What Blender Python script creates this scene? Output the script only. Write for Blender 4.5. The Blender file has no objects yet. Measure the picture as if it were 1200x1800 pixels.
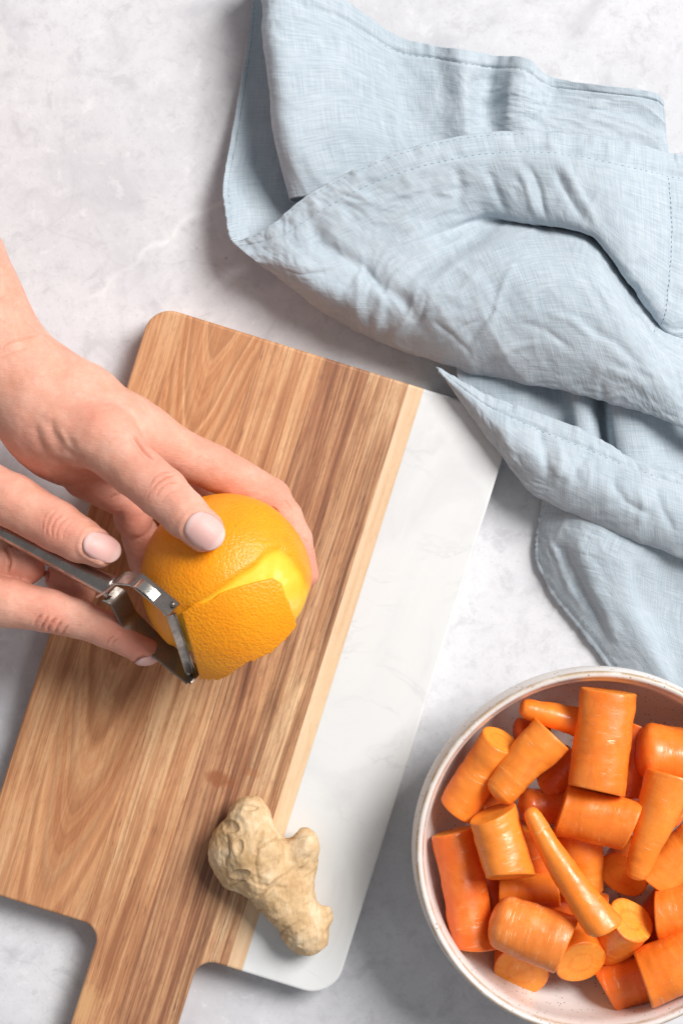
import bpy, bmesh, math, random
import numpy as np
from mathutils import Vector, Matrix
from mathutils.bvhtree import BVHTree

# ------------------------------------------------------------------ camera, world, lamps
sc = bpy.context.scene
C = sc.collection
H = 1.0                    # camera height above the table
S = 0.00028                # metres per photo pixel on the table
cam = bpy.data.cameras.new('camera'); camo = bpy.data.objects.new('camera', cam); C.objects.link(camo)
camo.location = (0, 0, H); camo.rotation_euler = (0, 0, 0)
cam.sensor_fit = 'VERTICAL'; cam.sensor_height = 36.0
cam.lens = 36.0 * H / (1800 * S)
cam.clip_start = 0.05; cam.clip_end = 50
sc.camera = camo
w = bpy.data.worlds.new('World'); sc.world = w; w.use_nodes = True
bg = w.node_tree.nodes['Background']
bg.inputs[0].default_value = (0.93, 0.96, 1.0, 1); bg.inputs[1].default_value = 0.28
la = bpy.data.lights.new('window_light', 'AREA'); la.shape = 'RECTANGLE'; la.size = 2.0; la.size_y = 2.0
la.energy = 298; la.color = (1.0, 0.985, 0.965)
lo = bpy.data.objects.new('window_light', la); C.objects.link(lo)
lo.location = (2.45, 1.75, 3.3)
lo.rotation_euler = (Vector((0, 0, 0)) - lo.location).to_track_quat('-Z', 'Y').to_euler()
sc.view_settings.view_transform = 'Standard'; sc.view_settings.look = 'None'
sc.view_settings.exposure = 0.0; sc.view_settings.gamma = 1.0; sc.view_settings.use_curve_mapping = False
sc.render.engine = 'CYCLES'
sc.cycles.use_denoising = True
sc.cycles.max_bounces = 8

rnd = random.Random(7)

# ------------------------------------------------------------------ coordinates
def P(px, py, z=0.0):
    """A point z metres above the table, under photo pixel (px, py)."""
    k = S * (H - z) / H
    return Vector(((px - 600) * k, (900 - py) * k, z))
def Pc(px, py, zc): return P(px, py, zc * 0.01)
def topx(v):
    k = S * (H - v[:, 2]) / H
    return np.stack([600 + v[:, 0] / k, 900 - v[:, 1] / k], 1)

# ------------------------------------------------------------------ numpy noise
_r = np.random.RandomState(3)
_perm = _r.permutation(256).astype(np.int64); _perm = np.concatenate([_perm, _perm, _perm])
_val = _r.rand(256) * 2 - 1
def vnoise(p, scale=1.0, seed=0):
    q = np.asarray(p, dtype=np.float64) * scale + seed * 17.31
    i = np.floor(q).astype(np.int64); f = q - i; f = f * f * f * (f * (f * 6 - 15) + 10); i &= 255
    def h(dx, dy, dz):
        return _val[_perm[_perm[_perm[(i[:, 0] + dx) & 255] + ((i[:, 1] + dy) & 255)] + ((i[:, 2] + dz) & 255)]]
    x, y, z = f[:, 0], f[:, 1], f[:, 2]
    a = h(0,0,0)*(1-x)+h(1,0,0)*x; b = h(0,1,0)*(1-x)+h(1,1,0)*x
    c = h(0,0,1)*(1-x)+h(1,0,1)*x; d = h(0,1,1)*(1-x)+h(1,1,1)*x
    return (a*(1-y)+b*y)*(1-z) + (c*(1-y)+d*y)*z
def fbm(p, scale, oct=3, seed=0):
    s = 0; a = 1
    for o in range(oct):
        s = s + a * vnoise(p, scale * 2**o, seed + o); a *= 0.5
    return s

def poly_dist(q, line):
    best = np.full(len(q), 1e9); tb = np.zeros(len(q))
    n_ = len(line) - 1
    for i in range(n_):
        a = np.array(line[i], float); b = np.array(line[i+1], float); ab = b - a
        t_ = np.clip(((q - a) @ ab) / (ab @ ab), 0, 1)
        d = np.linalg.norm(q - a - t_[:, None] * ab, axis=1)
        m = d < best; best[m] = d[m]; tb[m] = (i + t_[m]) / n_
    return best, tb

# ------------------------------------------------------------------ scene helpers
def link(o, parent=None):
    C.objects.link(o)
    if parent: o.parent = parent
    return o
def tag(o, label=None, cat=None, group=None, kind=None):
    if label: o['label'] = label
    if cat: o['category'] = cat
    if group: o['group'] = group
    if kind: o['kind'] = kind
    return o
def empty(name, loc=(0, 0, 0)):
    o = bpy.data.objects.new(name, None); o.location = loc; o.empty_display_size = 0.01
    return link(o)
def mesh_obj(name, verts, faces, mat, parent=None, smooth=True):
    me = bpy.data.meshes.new(name)
    me.from_pydata([tuple(v) for v in verts] if not isinstance(verts, np.ndarray) else verts.tolist(),
                   [], faces.tolist() if isinstance(faces, np.ndarray) else faces)
    if smooth: me.polygons.foreach_set('use_smooth', [True] * len(me.polygons))
    if mat: me.materials.append(mat)
    me.update()
    o = bpy.data.objects.new(name, me)
    link(o)
    if parent:
        o.parent = parent
        o.matrix_parent_inverse = Matrix.Translation(-Vector(parent.location))
    return o
def set_attr(me, name, vals):
    a = me.attributes.new(name, 'FLOAT', 'POINT'); a.data.foreach_set('value', np.asarray(vals, dtype=np.float32))
def get_co(me):
    a = np.empty(len(me.vertices) * 3, dtype=np.float32); me.vertices.foreach_get('co', a); return a.reshape(-1, 3).astype(np.float64)
def get_no(me):
    a = np.empty(len(me.vertices) * 3, dtype=np.float32); me.vertex_normals.foreach_get('vector', a); return a.reshape(-1, 3).astype(np.float64)
def set_co(me, co):
    me.vertices.foreach_set('co', co.astype(np.float32).ravel()); me.update()

# ------------------------------------------------------------------ node helpers
class N:
    def __init__(s, name):
        s.m = bpy.data.materials.new(name); s.m.use_nodes = True
        s.t = s.m.node_tree; s.n = s.t.nodes; s.b = s.n['Principled BSDF']
    def new(s, typ, **kw):
        x = s.n.new(typ)
        for k, v in kw.items(): setattr(x, k, v)
        return x
    def l(s, a, b): s.t.links.new(a, b)
    def inp(s, node, key, val):
        i = node.inputs[key]
        if hasattr(val, 'is_linked') or hasattr(val, 'links'): s.l(val, i)
        else: i.default_value = val
    def coord(s, which='Object'): return s.new('ShaderNodeTexCoord').outputs[which]
    def mapping(s, vec, scale=(1,1,1), loc=(0,0,0), rot=(0,0,0)):
        m = s.new('ShaderNodeMapping'); s.l(vec, m.inputs[0])
        m.inputs['Location'].default_value = loc; m.inputs['Rotation'].default_value = rot; m.inputs['Scale'].default_value = scale
        return m.outputs[0]
    def noise(s, vec, scale, detail=4, rough=0.55, dist=0.0):
        x = s.new('ShaderNodeTexNoise'); s.l(vec, x.inputs['Vector'])
        x.inputs['Scale'].default_value = scale; x.inputs['Detail'].default_value = detail
        x.inputs['Roughness'].default_value = rough; x.inputs['Distortion'].default_value = dist
        return x.outputs['Fac']
    def voro(s, vec, scale, feature='F1', out='Distance', rand=1.0):
        x = s.new('ShaderNodeTexVoronoi', feature=feature); s.l(vec, x.inputs['Vector'])
        x.inputs['Scale'].default_value = scale; x.inputs['Randomness'].default_value = rand
        return x.outputs[out]
    def ramp(s, fac, stops, interp='LINEAR'):
        r = s.new('ShaderNodeValToRGB'); s.l(fac, r.inputs[0]); cr = r.color_ramp; cr.interpolation = interp
        while len(cr.elements) < len(stops): cr.elements.new(0.5)
        for e, (p, c) in zip(cr.elements, stops):
            e.position = p; e.color = (c, c, c, 1) if isinstance(c, (int, float)) else (*c, 1)
        return r.outputs[0]
    def mix(s, fac, a, b, mode='MIX'):
        x = s.new('ShaderNodeMix', data_type='RGBA', blend_type=mode)
        for k, v in ((0, fac), (6, a), (7, b)):
            if isinstance(v, tuple): x.inputs[k].default_value = (*v, 1)
            elif isinstance(v, (int, float)): x.inputs[k].default_value = v
            else: s.l(v, x.inputs[k])
        return x.outputs[2]
    def math(s, op, a, b=0.0, clamp=False):
        x = s.new('ShaderNodeMath', operation=op, use_clamp=clamp)
        for k, v in ((0, a), (1, b)):
            if isinstance(v, (int, float)): x.inputs[k].default_value = v
            else: s.l(v, x.inputs[k])
        return x.outputs[0]
    def attr(s, name): return s.new('ShaderNodeAttribute', attribute_name=name).outputs['Fac']
    def sep(s, vec):
        x = s.new('ShaderNodeSeparateXYZ'); s.l(vec, x.inputs[0]); return x.outputs
    def comb(s, x=0.0, y=0.0, z=0.0):
        c = s.new('ShaderNodeCombineXYZ')
        for k, v in enumerate((x, y, z)):
            if isinstance(v, (int, float)): c.inputs[k].default_value = v
            else: s.l(v, c.inputs[k])
        return c.outputs[0]
    def bump(s, height, strength=0.3, dist=0.001, prev=None):
        b = s.new('ShaderNodeBump'); s.l(height, b.inputs['Height'])
        b.inputs['Strength'].default_value = strength; b.inputs['Distance'].default_value = dist
        if prev: s.l(prev, b.inputs['Normal'])
        return b.outputs[0]
    def set(s, **kw):
        names = dict(color='Base Color', rough='Roughness', normal='Normal', metal='Metallic', sss='Subsurface Weight',
                     sssr='Subsurface Radius', ssss='Subsurface Scale', spec='Specular IOR Level', sheen='Sheen Weight',
                     coat='Coat Weight', coatr='Coat Roughness')
        for k, v in kw.items():
            i = s.b.inputs[names[k]]
            if isinstance(v, tuple): i.default_value = (*v, 1) if len(v) == 3 and k == 'color' else v
            elif isinstance(v, (int, float)): i.default_value = v
            else: s.l(v, i)
        return s.m

# ------------------------------------------------------------------ materials
def mat_table():
    n = N('pale_stone'); c = n.coord()
    a = n.noise(c, 9, 6, 0.62); b = n.noise(c, 34, 5, 0.6, 0.6); d = n.noise(c, 160, 3, 0.6)
    col = n.ramp(a, [(0.32, (0.555, 0.55, 0.575)), (0.50, (0.655, 0.65, 0.67)), (0.68, (0.705, 0.695, 0.71))])
    col = n.mix(n.ramp(b, [(0.30, 0.75), (0.47, 0.0)]), col, (0.52, 0.515, 0.545))
    col = n.mix(n.ramp(d, [(0.30, 0.35), (0.50, 0.0)]), col, (0.52, 0.51, 0.53))
    e1 = n.noise(n.mapping(c, loc=(3.1, 0.7, 0)), 75, 6, 0.72, 0.4); e2 = n.noise(c, 480, 3, 0.7)
    col = n.mix(n.ramp(e1, [(0.36, 0.55), (0.46, 0.0)]), col, (0.50, 0.49, 0.515))
    col = n.mix(n.ramp(e1, [(0.56, 0.0), (0.68, 0.6)]), col, (0.75, 0.74, 0.755))
    col = n.mix(n.ramp(e2, [(0.30, 0.45), (0.44, 0.0)]), col, (0.50, 0.49, 0.51))
    # pale and dark hairline scratches
    def veins(scale, off, wid, seed):
        dv = n.new('ShaderNodeTexNoise'); n.l(c, dv.inputs['Vector']); dv.inputs['Scale'].default_value = 7; dv.inputs['Detail'].default_value = 4
        m = n.new('ShaderNodeVectorMath', operation='MULTIPLY_ADD'); n.l(dv.outputs['Color'], m.inputs[0]); m.inputs[1].default_value = (0.12,)*3; n.l(n.mapping(c, loc=off), m.inputs[2])
        e = n.voro(m.outputs[0], scale, 'DISTANCE_TO_EDGE')
        line = n.ramp(e, [(0.0, 1.0), (wid, 0.0)])
        gate = n.ramp(n.noise(n.mapping(c, loc=(seed, 0, 0)), 11, 2), [(0.52, 0.0), (0.62, 1.0)])
        return n.math('MULTIPLY', line, gate)
    col = n.mix(n.math('MULTIPLY', veins(6, (0.31, 0.1, 0), 0.012, 1.0), 0.45), col, (0.84, 0.835, 0.84))
    col = n.mix(n.math('MULTIPLY', veins(9, (0.77, 0.5, 0), 0.008, 2.3), 0.20), col, (0.42, 0.40, 0.41))
    sp = n.ramp(n.voro(c, 60, 'F1'), [(0.025, 1.0), (0.06, 0.0)])
    gate = n.ramp(n.noise(c, 21, 2), [(0.56, 0.0), (0.62, 1.0)])
    col = n.mix(n.math('MULTIPLY', n.math('MULTIPLY', sp, gate), 0.6), col, (0.34, 0.33, 0.34))
    bmp = n.bump(n.math('ADD', b, n.math('MULTIPLY', d, 0.6)), 0.25, 0.0006)
    return n.set(color=col, rough=0.62, normal=bmp, spec=0.35)

def mat_wood(name, dark, mid, light, seed, cathedral=None, streak=1.0, stains=()):
    n = N(name); co = n.coord(); c = n.mapping(co, loc=(seed * 3.1, seed * 1.7, 0))
    warp = n.math('SUBTRACT', n.noise(n.mapping(c, scale=(9, 5, 9)), 1.0, 3), 0.5)
    xx, yy, zz = n.sep(c)
    xw = n.math('ADD', xx, n.math('MULTIPLY', warp, 0.007))
    if cathedral:
        ox, oy, oz = n.sep(co)
        x0, k, f = cathedral
        dx = n.math('SUBTRACT', ox, x0)
        dx = n.math('ADD', dx, n.math('MULTIPLY', n.math('SUBTRACT', n.noise(n.mapping(co, scale=(5, 9, 5)), 1.0, 2), 0.5), 0.010))
        g = n.math('SUBTRACT', n.math('MULTIPLY', n.math('POWER', n.math('ABSOLUTE', dx), 1.58), k), oy)
        g = n.math('ADD', g, n.math('MULTIPLY', n.noise(n.mapping(co, scale=(60, 7, 60)), 1.0, 2), 0.018))
        grain1 = n.noise(n.comb(n.math('MULTIPLY', g, f), 0.0, seed), 1.0, 3, 0.65)
    else:
        grain1 = n.noise(n.comb(xw, n.math('MULTIPLY', yy, 0.020), seed), 150, 4, 0.66)
    fine = n.noise(n.comb(xw, n.math('MULTIPLY', yy, 0.016), seed + 5), 800, 3, 0.66)
    broad = n.noise(n.comb(xw, n.math('MULTIPLY', yy, 0.13), seed + 9), 42, 3, 0.6)
    mott = n.noise(n.mapping(c, scale=(42, 13, 42)), 1.0, 5, 0.62, 0.5)
    f = n.math('ADD', n.math('ADD', n.math('MULTIPLY', grain1, 0.50), n.math('MULTIPLY', broad, 0.25)), n.math('MULTIPLY', mott, 0.25))
    col = n.ramp(f, [(0.405, dark), (0.50, mid), (0.59, light)])
    if cathedral:      # sharp latewood arches
        line = n.ramp(n.math('FRACT', n.math('ADD', n.math('MULTIPLY', g, f_ring), n.math('MULTIPLY', grain1, 0.35))), [(0.0, 0.0), (0.45, 0.0), (0.90, 1.0), (1.0, 0.0)])
        gate = n.ramp(n.noise(n.mapping(co, scale=(9, 7, 9)), 1.0, 1), [(0.46, 0.0), (0.62, 1.0)])
        col = n.mix(n.math('MULTIPLY', n.math('MULTIPLY', line, gate), 0.62), col, tuple(x * 0.80 for x in dark))
    col = n.mix(n.math('MULTIPLY', n.ramp(fine, [(0.38, 1.0), (0.52, 0.0)]), 0.55 * streak), col, tuple(x * 0.72 for x in dark))
    col = n.mix(n.math('MULTIPLY', n.ramp(fine, [(0.54, 0.0), (0.66, 1.0)]), 0.42 * streak), col, tuple(min(1, x * 1.12) for x in light))
    # short pore dashes along the grain
    pore = n.noise(n.comb(xw, n.math('MULTIPLY', yy, 0.085), seed + 13), 900, 2, 0.5)
    gate = n.ramp(broad, [(0.40, 1.0), (0.62, 0.1)])
    col = n.mix(n.math('MULTIPLY', n.math('MULTIPLY', n.ramp(pore, [(0.29, 1.0), (0.39, 0.0)]), gate), 0.9 * streak * streak), col, (0.085, 0.040, 0.024))
    for (sw, sv, rx, ry, amt, scol) in stains:
        q = n.mapping(co, scale=(1 / (rx * kb), 1 / (ry * kb), 0.0), loc=(-sw / rx, sv / ry, 0))
        ln_ = n.new('ShaderNodeVectorMath', operation='LENGTH'); n.l(q, ln_.inputs[0])
        dd = n.math('ADD', ln_.outputs['Value'], n.math('MULTIPLY', n.math('SUBTRACT', n.noise(n.mapping(co, scale=(1, 0.35, 1)), 260, 4, 0.7), 0.5), 1.5))
        col = n.mix(n.math('MULTIPLY', n.ramp(dd, [(0.55, 1.0), (1.0, 0.0)]), amt), col, scol)
    speck = n.noise(n.mapping(c, scale=(1, 0.25, 1)), 700, 3, 0.7)
    col = n.mix(n.math('MULTIPLY', n.ramp(speck, [(0.34, 1.0), (0.48, 0.0)]), 0.30), col, tuple(x * 0.85 for x in dark))
    col = n.mix(n.math('MULTIPLY', n.ramp(n.noise(n.mapping(co, scale=(6, 6, 6)), 1.0, 3), [(0.45, 0.0), (0.62, 1.0)]), 0.16), col, (0.40, 0.185, 0.105))
    bmp = n.bump(n.math('ADD', fine, n.math('MULTIPLY', pore, 0.5)), 0.20, 0.0003)
    return n.set(color=col, rough=0.50, normal=bmp, spec=0.4)
f_ring = 26.0

def mat_marble():
    n = N('white_marble'); c = n.coord()
    a = n.noise(n.mapping(c, rot=(0, 0, 0.5), scale=(1, 0.55, 1)), 16, 6, 0.62, 1.2)
    col = n.ramp(a, [(0.25, (0.635, 0.635, 0.64)), (0.42, (0.715, 0.72, 0.715)), (0.60, (0.745, 0.745, 0.735))])
    v = n.noise(n.mapping(c, rot=(0, 0, -0.4)), 11, 5, 0.6, 2.2)
    line = n.ramp(v, [(0.475, 0.0), (0.5, 1.0), (0.525, 0.0)])
    col = n.mix(n.math('MULTIPLY', n.math('MULTIPLY', line, n.ramp(n.noise(c, 26, 2), [(0.42, 0.0), (0.65, 1.0)])), 0.6), col, (0.58, 0.59, 0.60))
    return n.set(color=col, rough=0.38, spec=0.4, sss=0.08, sssr=(1.0, 1.0, 1.0), ssss=0.003)

def mat_linen():
    n = N('pale_blue_linen'); c = n.coord('UV')
    warp = n.noise(n.mapping(c, scale=(1, 0.045, 1)), 1700, 2); weft = n.noise(n.mapping(c, scale=(0.045, 1, 1)), 1700, 2)
    t = n.math('MULTIPLY', n.math('ADD', warp, weft), 0.5)
    sl = n.math('MULTIPLY', n.math('ADD', n.noise(n.mapping(c, scale=(1, 0.12, 1)), 420, 3), n.noise(n.mapping(c, scale=(0.12, 1, 1)), 420, 3)), 0.5)
    big = n.noise(c, 26, 5, 0.6)
    col = n.ramp(t, [(0.36, (0.340, 0.400, 0.452)), (0.50, (0.410, 0.472, 0.522)), (0.64, (0.492, 0.545, 0.590))])
    col = n.mix(n.ramp(sl, [(0.40, 0.22), (0.52, 0.0)]), col, (0.40, 0.485, 0.54))
    col = n.mix(n.ramp(big, [(0.45, 0.0), (0.75, 0.5)]), col, (0.530, 0.575, 0.62))
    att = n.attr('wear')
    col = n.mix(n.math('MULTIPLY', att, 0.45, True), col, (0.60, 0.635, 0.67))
    b1 = n.bump(n.math('ADD', warp, weft), 0.50, 0.00028)
    cr = n.noise(c, 95, 5, 0.62, 0.6)
    b2 = n.bump(cr, 0.30, 0.0016, b1)
    return n.set(color=col, rough=0.92, normal=b2, spec=0.10, sheen=0.2)

def mat_skin():
    n = N('skin'); c = n.coord()
    fl = n.attr('flush'); cr = n.attr('crease')
    big = n.noise(c, 60, 4, 0.6); fine = n.noise(c, 420, 3, 0.6)
    col = n.ramp(big, [(0.3, (0.69, 0.325, 0.222)), (0.5, (0.755, 0.388, 0.280)), (0.7, (0.795, 0.445, 0.335))])
    blot = n.noise(c, 170, 4, 0.65)
    col = n.mix(n.math('MULTIPLY', n.ramp(blot, [(0.50, 0.0), (0.68, 1.0)]), 0.32), col, (0.74, 0.300, 0.215))
    col = n.mix(n.math('MULTIPLY', n.ramp(blot, [(0.32, 1.0), (0.48, 0.0)]), 0.25), col, (0.84, 0.54, 0.40))
    col = n.mix(n.math('MULTIPLY', fl, 1.0, True), col, (0.74, 0.270, 0.190))
    col = n.mix(n.math('MULTIPLY', n.ramp(fine, [(0.30, 0.5), (0.5, 0.0)]), 0.5), col, (0.60, 0.27, 0.19))
    col = n.mix(n.math('MULTIPLY', cr, 0.6, True), col, (0.50, 0.18, 0.105))
    v1 = n.voro(n.mapping(c, rot=(0.3, 0.2, 0.5), scale=(1, 1.7, 1.2)), 1500, 'DISTANCE_TO_EDGE')
    ln = n.noise(n.mapping(c, rot=(0, 0, 0.55), scale=(0.30, 1.6, 1.0)), 700, 4, 0.7)
    b1 = n.bump(ln, 0.55, 0.00055); b2 = n.bump(n.ramp(v1, [(0.0, 0.0), (0.2, 1.0)]), 0.35, 0.00028, b1)
    r = n.ramp(fine, [(0.3, 0.52), (0.7, 0.42)])
    return n.set(color=col, rough=r, normal=b2, spec=0.36, sss=0.28, sssr=(1.0, 0.34, 0.18), ssss=0.0045)

def mat_nail():
    n = N('nail'); e = n.attr('free_edge')
    col = n.mix(n.math('MULTIPLY', e, 0.55), (0.73, 0.430, 0.390), (0.80, 0.60, 0.54))
    col = n.mix(n.math('MULTIPLY', n.attr('lunula'), 0.45), col, (0.80, 0.60, 0.56))
    return n.set(color=col, rough=0.46, spec=0.30, sss=0.15, sssr=(1.0, 0.4, 0.3), ssss=0.002, normal=n.bump(n.noise(n.coord(), 500, 2), 0.15, 0.0003))

def mat_orange():
    n = N('orange_peel'); c = n.coord()
    pk = n.attr('pith')
    big = n.noise(c, 38, 3); 
    col = n.ramp(big, [(0.3, (0.93, 0.290, 0.004)), (0.7, (0.965, 0.380, 0.008))])
    v = n.voro(c, 820, 'SMOOTH_F1'); v2 = n.voro(n.mapping(c, loc=(0.3, 0.1, 0.2)), 1500, 'F1')
    col = n.mix(n.math('MULTIPLY', n.ramp(v, [(0.0, 1.0), (0.4, 0.0)]), 0.20), col, (0.88, 0.22, 0.002))
    spot = n.math('MULTIPLY', n.ramp(n.voro(c, 55, 'F1'), [(0.02, 1.0), (0.05, 0.0)]), n.ramp(n.noise(c, 30, 1), [(0.5, 0.0), (0.56, 1.0)]))
    col = n.mix(n.math('MULTIPLY', spot, 0.7), col, (0.36, 0.10, 0.01))
    pn = n.noise(c, 220, 4, 0.65)
    pc = n.ramp(pk, [(0.30, (0.94, 0.40, 0.010)), (0.58, (0.94, 0.50, 0.020)), (0.85, (0.94, 0.59, 0.060)), (1.0, (0.94, 0.72, 0.22))])
    pc = n.mix(n.math('MULTIPLY', n.ramp(pn, [(0.35, 0.6), (0.6, 0.0)]), 0.5), pc, (0.95, 0.50, 0.015))
    fl = n.math('MULTIPLY', n.ramp(n.noise(c, 480, 3, 0.7), [(0.56, 0.0), (0.64, 1.0)]), n.ramp(n.noise(c, 110, 2), [(0.45, 0.0), (0.6, 1.0)]))
    pc = n.mix(n.math('MULTIPLY', fl, 0.55), pc, (0.93, 0.42, 0.012))
    m = n.ramp(pk, [(0.20, 0.0), (0.40, 1.0)])
    col = n.mix(m, col, pc)
    hgt = n.math('ADD', n.ramp(v, [(0.0, 0.0), (0.55, 1.0)]), n.math('MULTIPLY', v2, 0.35))
    st = n.math('SUBTRACT', 1.0, n.math('MULTIPLY', m, 0.82))
    b = n.bump(n.math('MULTIPLY', hgt, st), 0.32, 0.0007)
    b = n.bump(n.noise(c, 120, 3), 0.25, 0.0015, b)
    return n.set(color=col, rough=n.mix(m, (0.40,)*3, (0.62,)*3), normal=b, spec=0.42, sss=0.10, sssr=(1.0, 0.45, 0.1), ssss=0.003)

def mat_metal(name, base, rough):
    n = N(name); c = n.coord()
    a = n.noise(c, 140, 5, 0.65); b = n.noise(n.mapping(c, scale=(1, 6, 1)), 500, 3)
    col = n.mix(n.ramp(a, [(0.40, 0.40), (0.60, 0.0)]), base, tuple(x * 0.5 for x in base))
    r = n.ramp(a, [(0.35, min(1, rough + 0.25)), (0.6, rough)])
    return n.set(color=col, rough=r, metal=1.0, normal=n.bump(b, 0.12, 0.0003))

def mat_ginger():
    n = N('ginger_skin'); c = n.coord()
    a = n.noise(c, 70, 5, 0.62); f = n.noise(n.mapping(c, rot=(0, 0, 0.5), scale=(1.6, 0.35, 1)), 420, 4, 0.7)
    col = n.ramp(a, [(0.32, (0.50, 0.315, 0.150)), (0.5, (0.65, 0.445, 0.245)), (0.68, (0.76, 0.585, 0.385))])
    col = n.mix(n.math('MULTIPLY', n.ramp(f, [(0.34, 1.0), (0.5, 0.0)]), 0.40), col, (0.36, 0.20, 0.08))
    col = n.mix(n.math('MULTIPLY', n.attr('ring'), 0.75, True), col, (0.30, 0.165, 0.065))
    col = n.mix(n.math('MULTIPLY', n.attr('scar'), 0.8, True), col, (0.66, 0.47, 0.27))
    b = n.bump(f, 0.5, 0.0006); b = n.bump(n.noise(c, 190, 4), 0.4, 0.0009, b)
    return n.set(color=col, rough=0.66, normal=b, spec=0.3)

def mat_glaze():
    n = N('speckled_stoneware'); c = n.coord()
    rim = n.attr('rim')
    big = n.noise(c, 30, 4)
    col = n.ramp(big, [(0.3, (0.70, 0.645, 0.615)), (0.7, (0.79, 0.75, 0.725))])
    sp = n.ramp(n.voro(c, 430, 'F1'), [(0.13, 1.0), (0.25, 0.0)]); g1 = n.ramp(n.noise(c, 260, 2), [(0.42, 0.0), (0.54, 1.0)])
    col = n.mix(n.math('MULTIPLY', n.math('MULTIPLY', sp, g1), 0.75), col, (0.25, 0.15, 0.10))
    sp2 = n.ramp(n.voro(c, 210, 'F1'), [(0.06, 1.0), (0.11, 0.0)]); g2 = n.ramp(n.noise(c, 90, 2), [(0.54, 0.0), (0.6, 1.0)])
    col = n.mix(n.math('MULTIPLY', n.math('MULTIPLY', sp2, g2), 0.8), col, (0.20, 0.12, 0.08))
    rn = n.noise(c, 160, 4, 0.6)
    rr = n.math('MULTIPLY', rim, n.ramp(rn, [(0.36, 0.35), (0.56, 1.0)]))
    col = n.mix(rr, col, (0.44, 0.29, 0.15))
    return n.set(color=col, rough=0.33, spec=0.5, normal=n.bump(n.noise(c, 120, 3), 0.12, 0.0008), coat=0.15)

def mat_carrot(name, sa, sb, scr=1.0):
    n = N(name); c = n.coord(); oi = n.new('ShaderNodeObjectInfo').outputs['Random']
    cap = n.attr('cap'); rad = n.attr('rad'); tip = n.attr('tip')
    cc = n.new('ShaderNodeVectorMath', operation='ADD'); n.l(c, cc.inputs[0]); n.l(n.comb(n.math('MULTIPLY', oi, 3.0), n.math('MULTIPLY', oi, 7.0), oi), cc.inputs[1]); cc = cc.outputs[0]
    big = n.noise(cc, 60, 4, 0.55)
    col = n.ramp(big, [(0.3, sa), (0.7, sb)])
    # transverse scars
    tr = n.noise(n.mapping(cc, scale=(0.10, 0.10, 1)), 560, 3, 0.65); gate = n.noise(cc, 130, 2)
    sm = n.math('MULTIPLY', n.ramp(tr, [(0.60 - 0.05 * (scr - 1), 0.0), (0.70 - 0.05 * (scr - 1), 1.0)]), n.ramp(gate, [(0.50 - 0.08 * (scr - 1), 0.0), (0.62 - 0.06 * (scr - 1), 1.0)]))
    col = n.mix(n.math('MULTIPLY', sm, 0.60), col, (0.93, 0.53, 0.24))
    dk = n.math('MULTIPLY', n.ramp(tr, [(0.27, 1.0), (0.36, 0.0)]), n.ramp(n.noise(cc, 90, 2), [(0.5, 0.0), (0.62, 1.0)]))
    col = n.mix(n.math('MULTIPLY', dk, 0.5), col, (0.55, 0.13, 0.012))
    col = n.mix(n.math('MULTIPLY', n.ramp(n.noise(n.mapping(cc, scale=(1, 1, 0.5)), 95, 5, 0.7), [(0.50, 0.0), (0.68, 1.0)]), 0.28), col, (0.95, 0.40, 0.10))
    col = n.mix(n.math('MULTIPLY', n.ramp(n.noise(n.mapping(cc, scale=(1, 1, 0.25)), 170, 3, 0.6), [(0.30, 1.0), (0.42, 0.0)]), 0.35), col, (0.66, 0.13, 0.02))
    col = n.mix(n.math('MULTIPLY', tip, 0.8, True), col, (0.66, 0.34, 0.10))
    rv = n.math('ADD', rad, n.math('MULTIPLY', n.math('SUBTRACT', n.noise(cc, 190, 4, 0.65), 0.5), 0.38))
    core = n.ramp(rv, [(0.0, (0.91, 0.285, 0.024)), (0.36, (0.92, 0.31, 0.03)), (0.46, (0.88, 0.235, 0.016)), (0.58, (0.93, 0.315, 0.030)), (0.88, (0.92, 0.30, 0.026)), (0.97, (0.86, 0.205, 0.014))])
    ax_, ay_, az_ = n.sep(c); ang = n.math('ARCTAN2', ay_, ax_)
    fib = n.noise(n.comb(n.math('MULTIPLY', ang, 9.0), n.math('MULTIPLY', rad, 1.5), oi), 1.0, 3, 0.7)
    core = n.mix(n.math('MULTIPLY', n.ramp(fib, [(0.45, 0.0), (0.68, 1.0)]), 0.40), core, (0.95, 0.46, 0.10))
    col = n.mix(cap, col, core)
    nb = n.bump(n.math('SUBTRACT', sm, n.math('MULTIPLY', dk, 0.8)), 0.35, 0.0005)
    nb = n.bump(n.noise(n.mapping(cc, scale=(0.6, 0.6, 1)), 170, 4, 0.6), 0.26, 0.0013, nb)
    r = n.ramp(n.noise(cc, 200, 4, 0.65), [(0.36, 0.22), (0.62, 0.52)])
    return n.set(color=col, rough=r, normal=nb, spec=0.55, sss=0.10, sssr=(1.0, 0.4, 0.1), ssss=0.003)

def flat(name, col, rough=0.6, **kw):
    return N(name).set(color=col, rough=rough, **kw)

# ------------------------------------------------------------------ table
bm = bmesh.new(); bmesh.ops.create_grid(bm, x_segments=8, y_segments=8, size=1.4)
me = bpy.data.meshes.new('table_surface'); bm.to_mesh(me); bm.free(); me.materials.append(mat_table())
t = link(bpy.data.objects.new('table_surface', me)); tag(t, 'pale mottled grey stone table top under everything', kind='structure')

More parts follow.
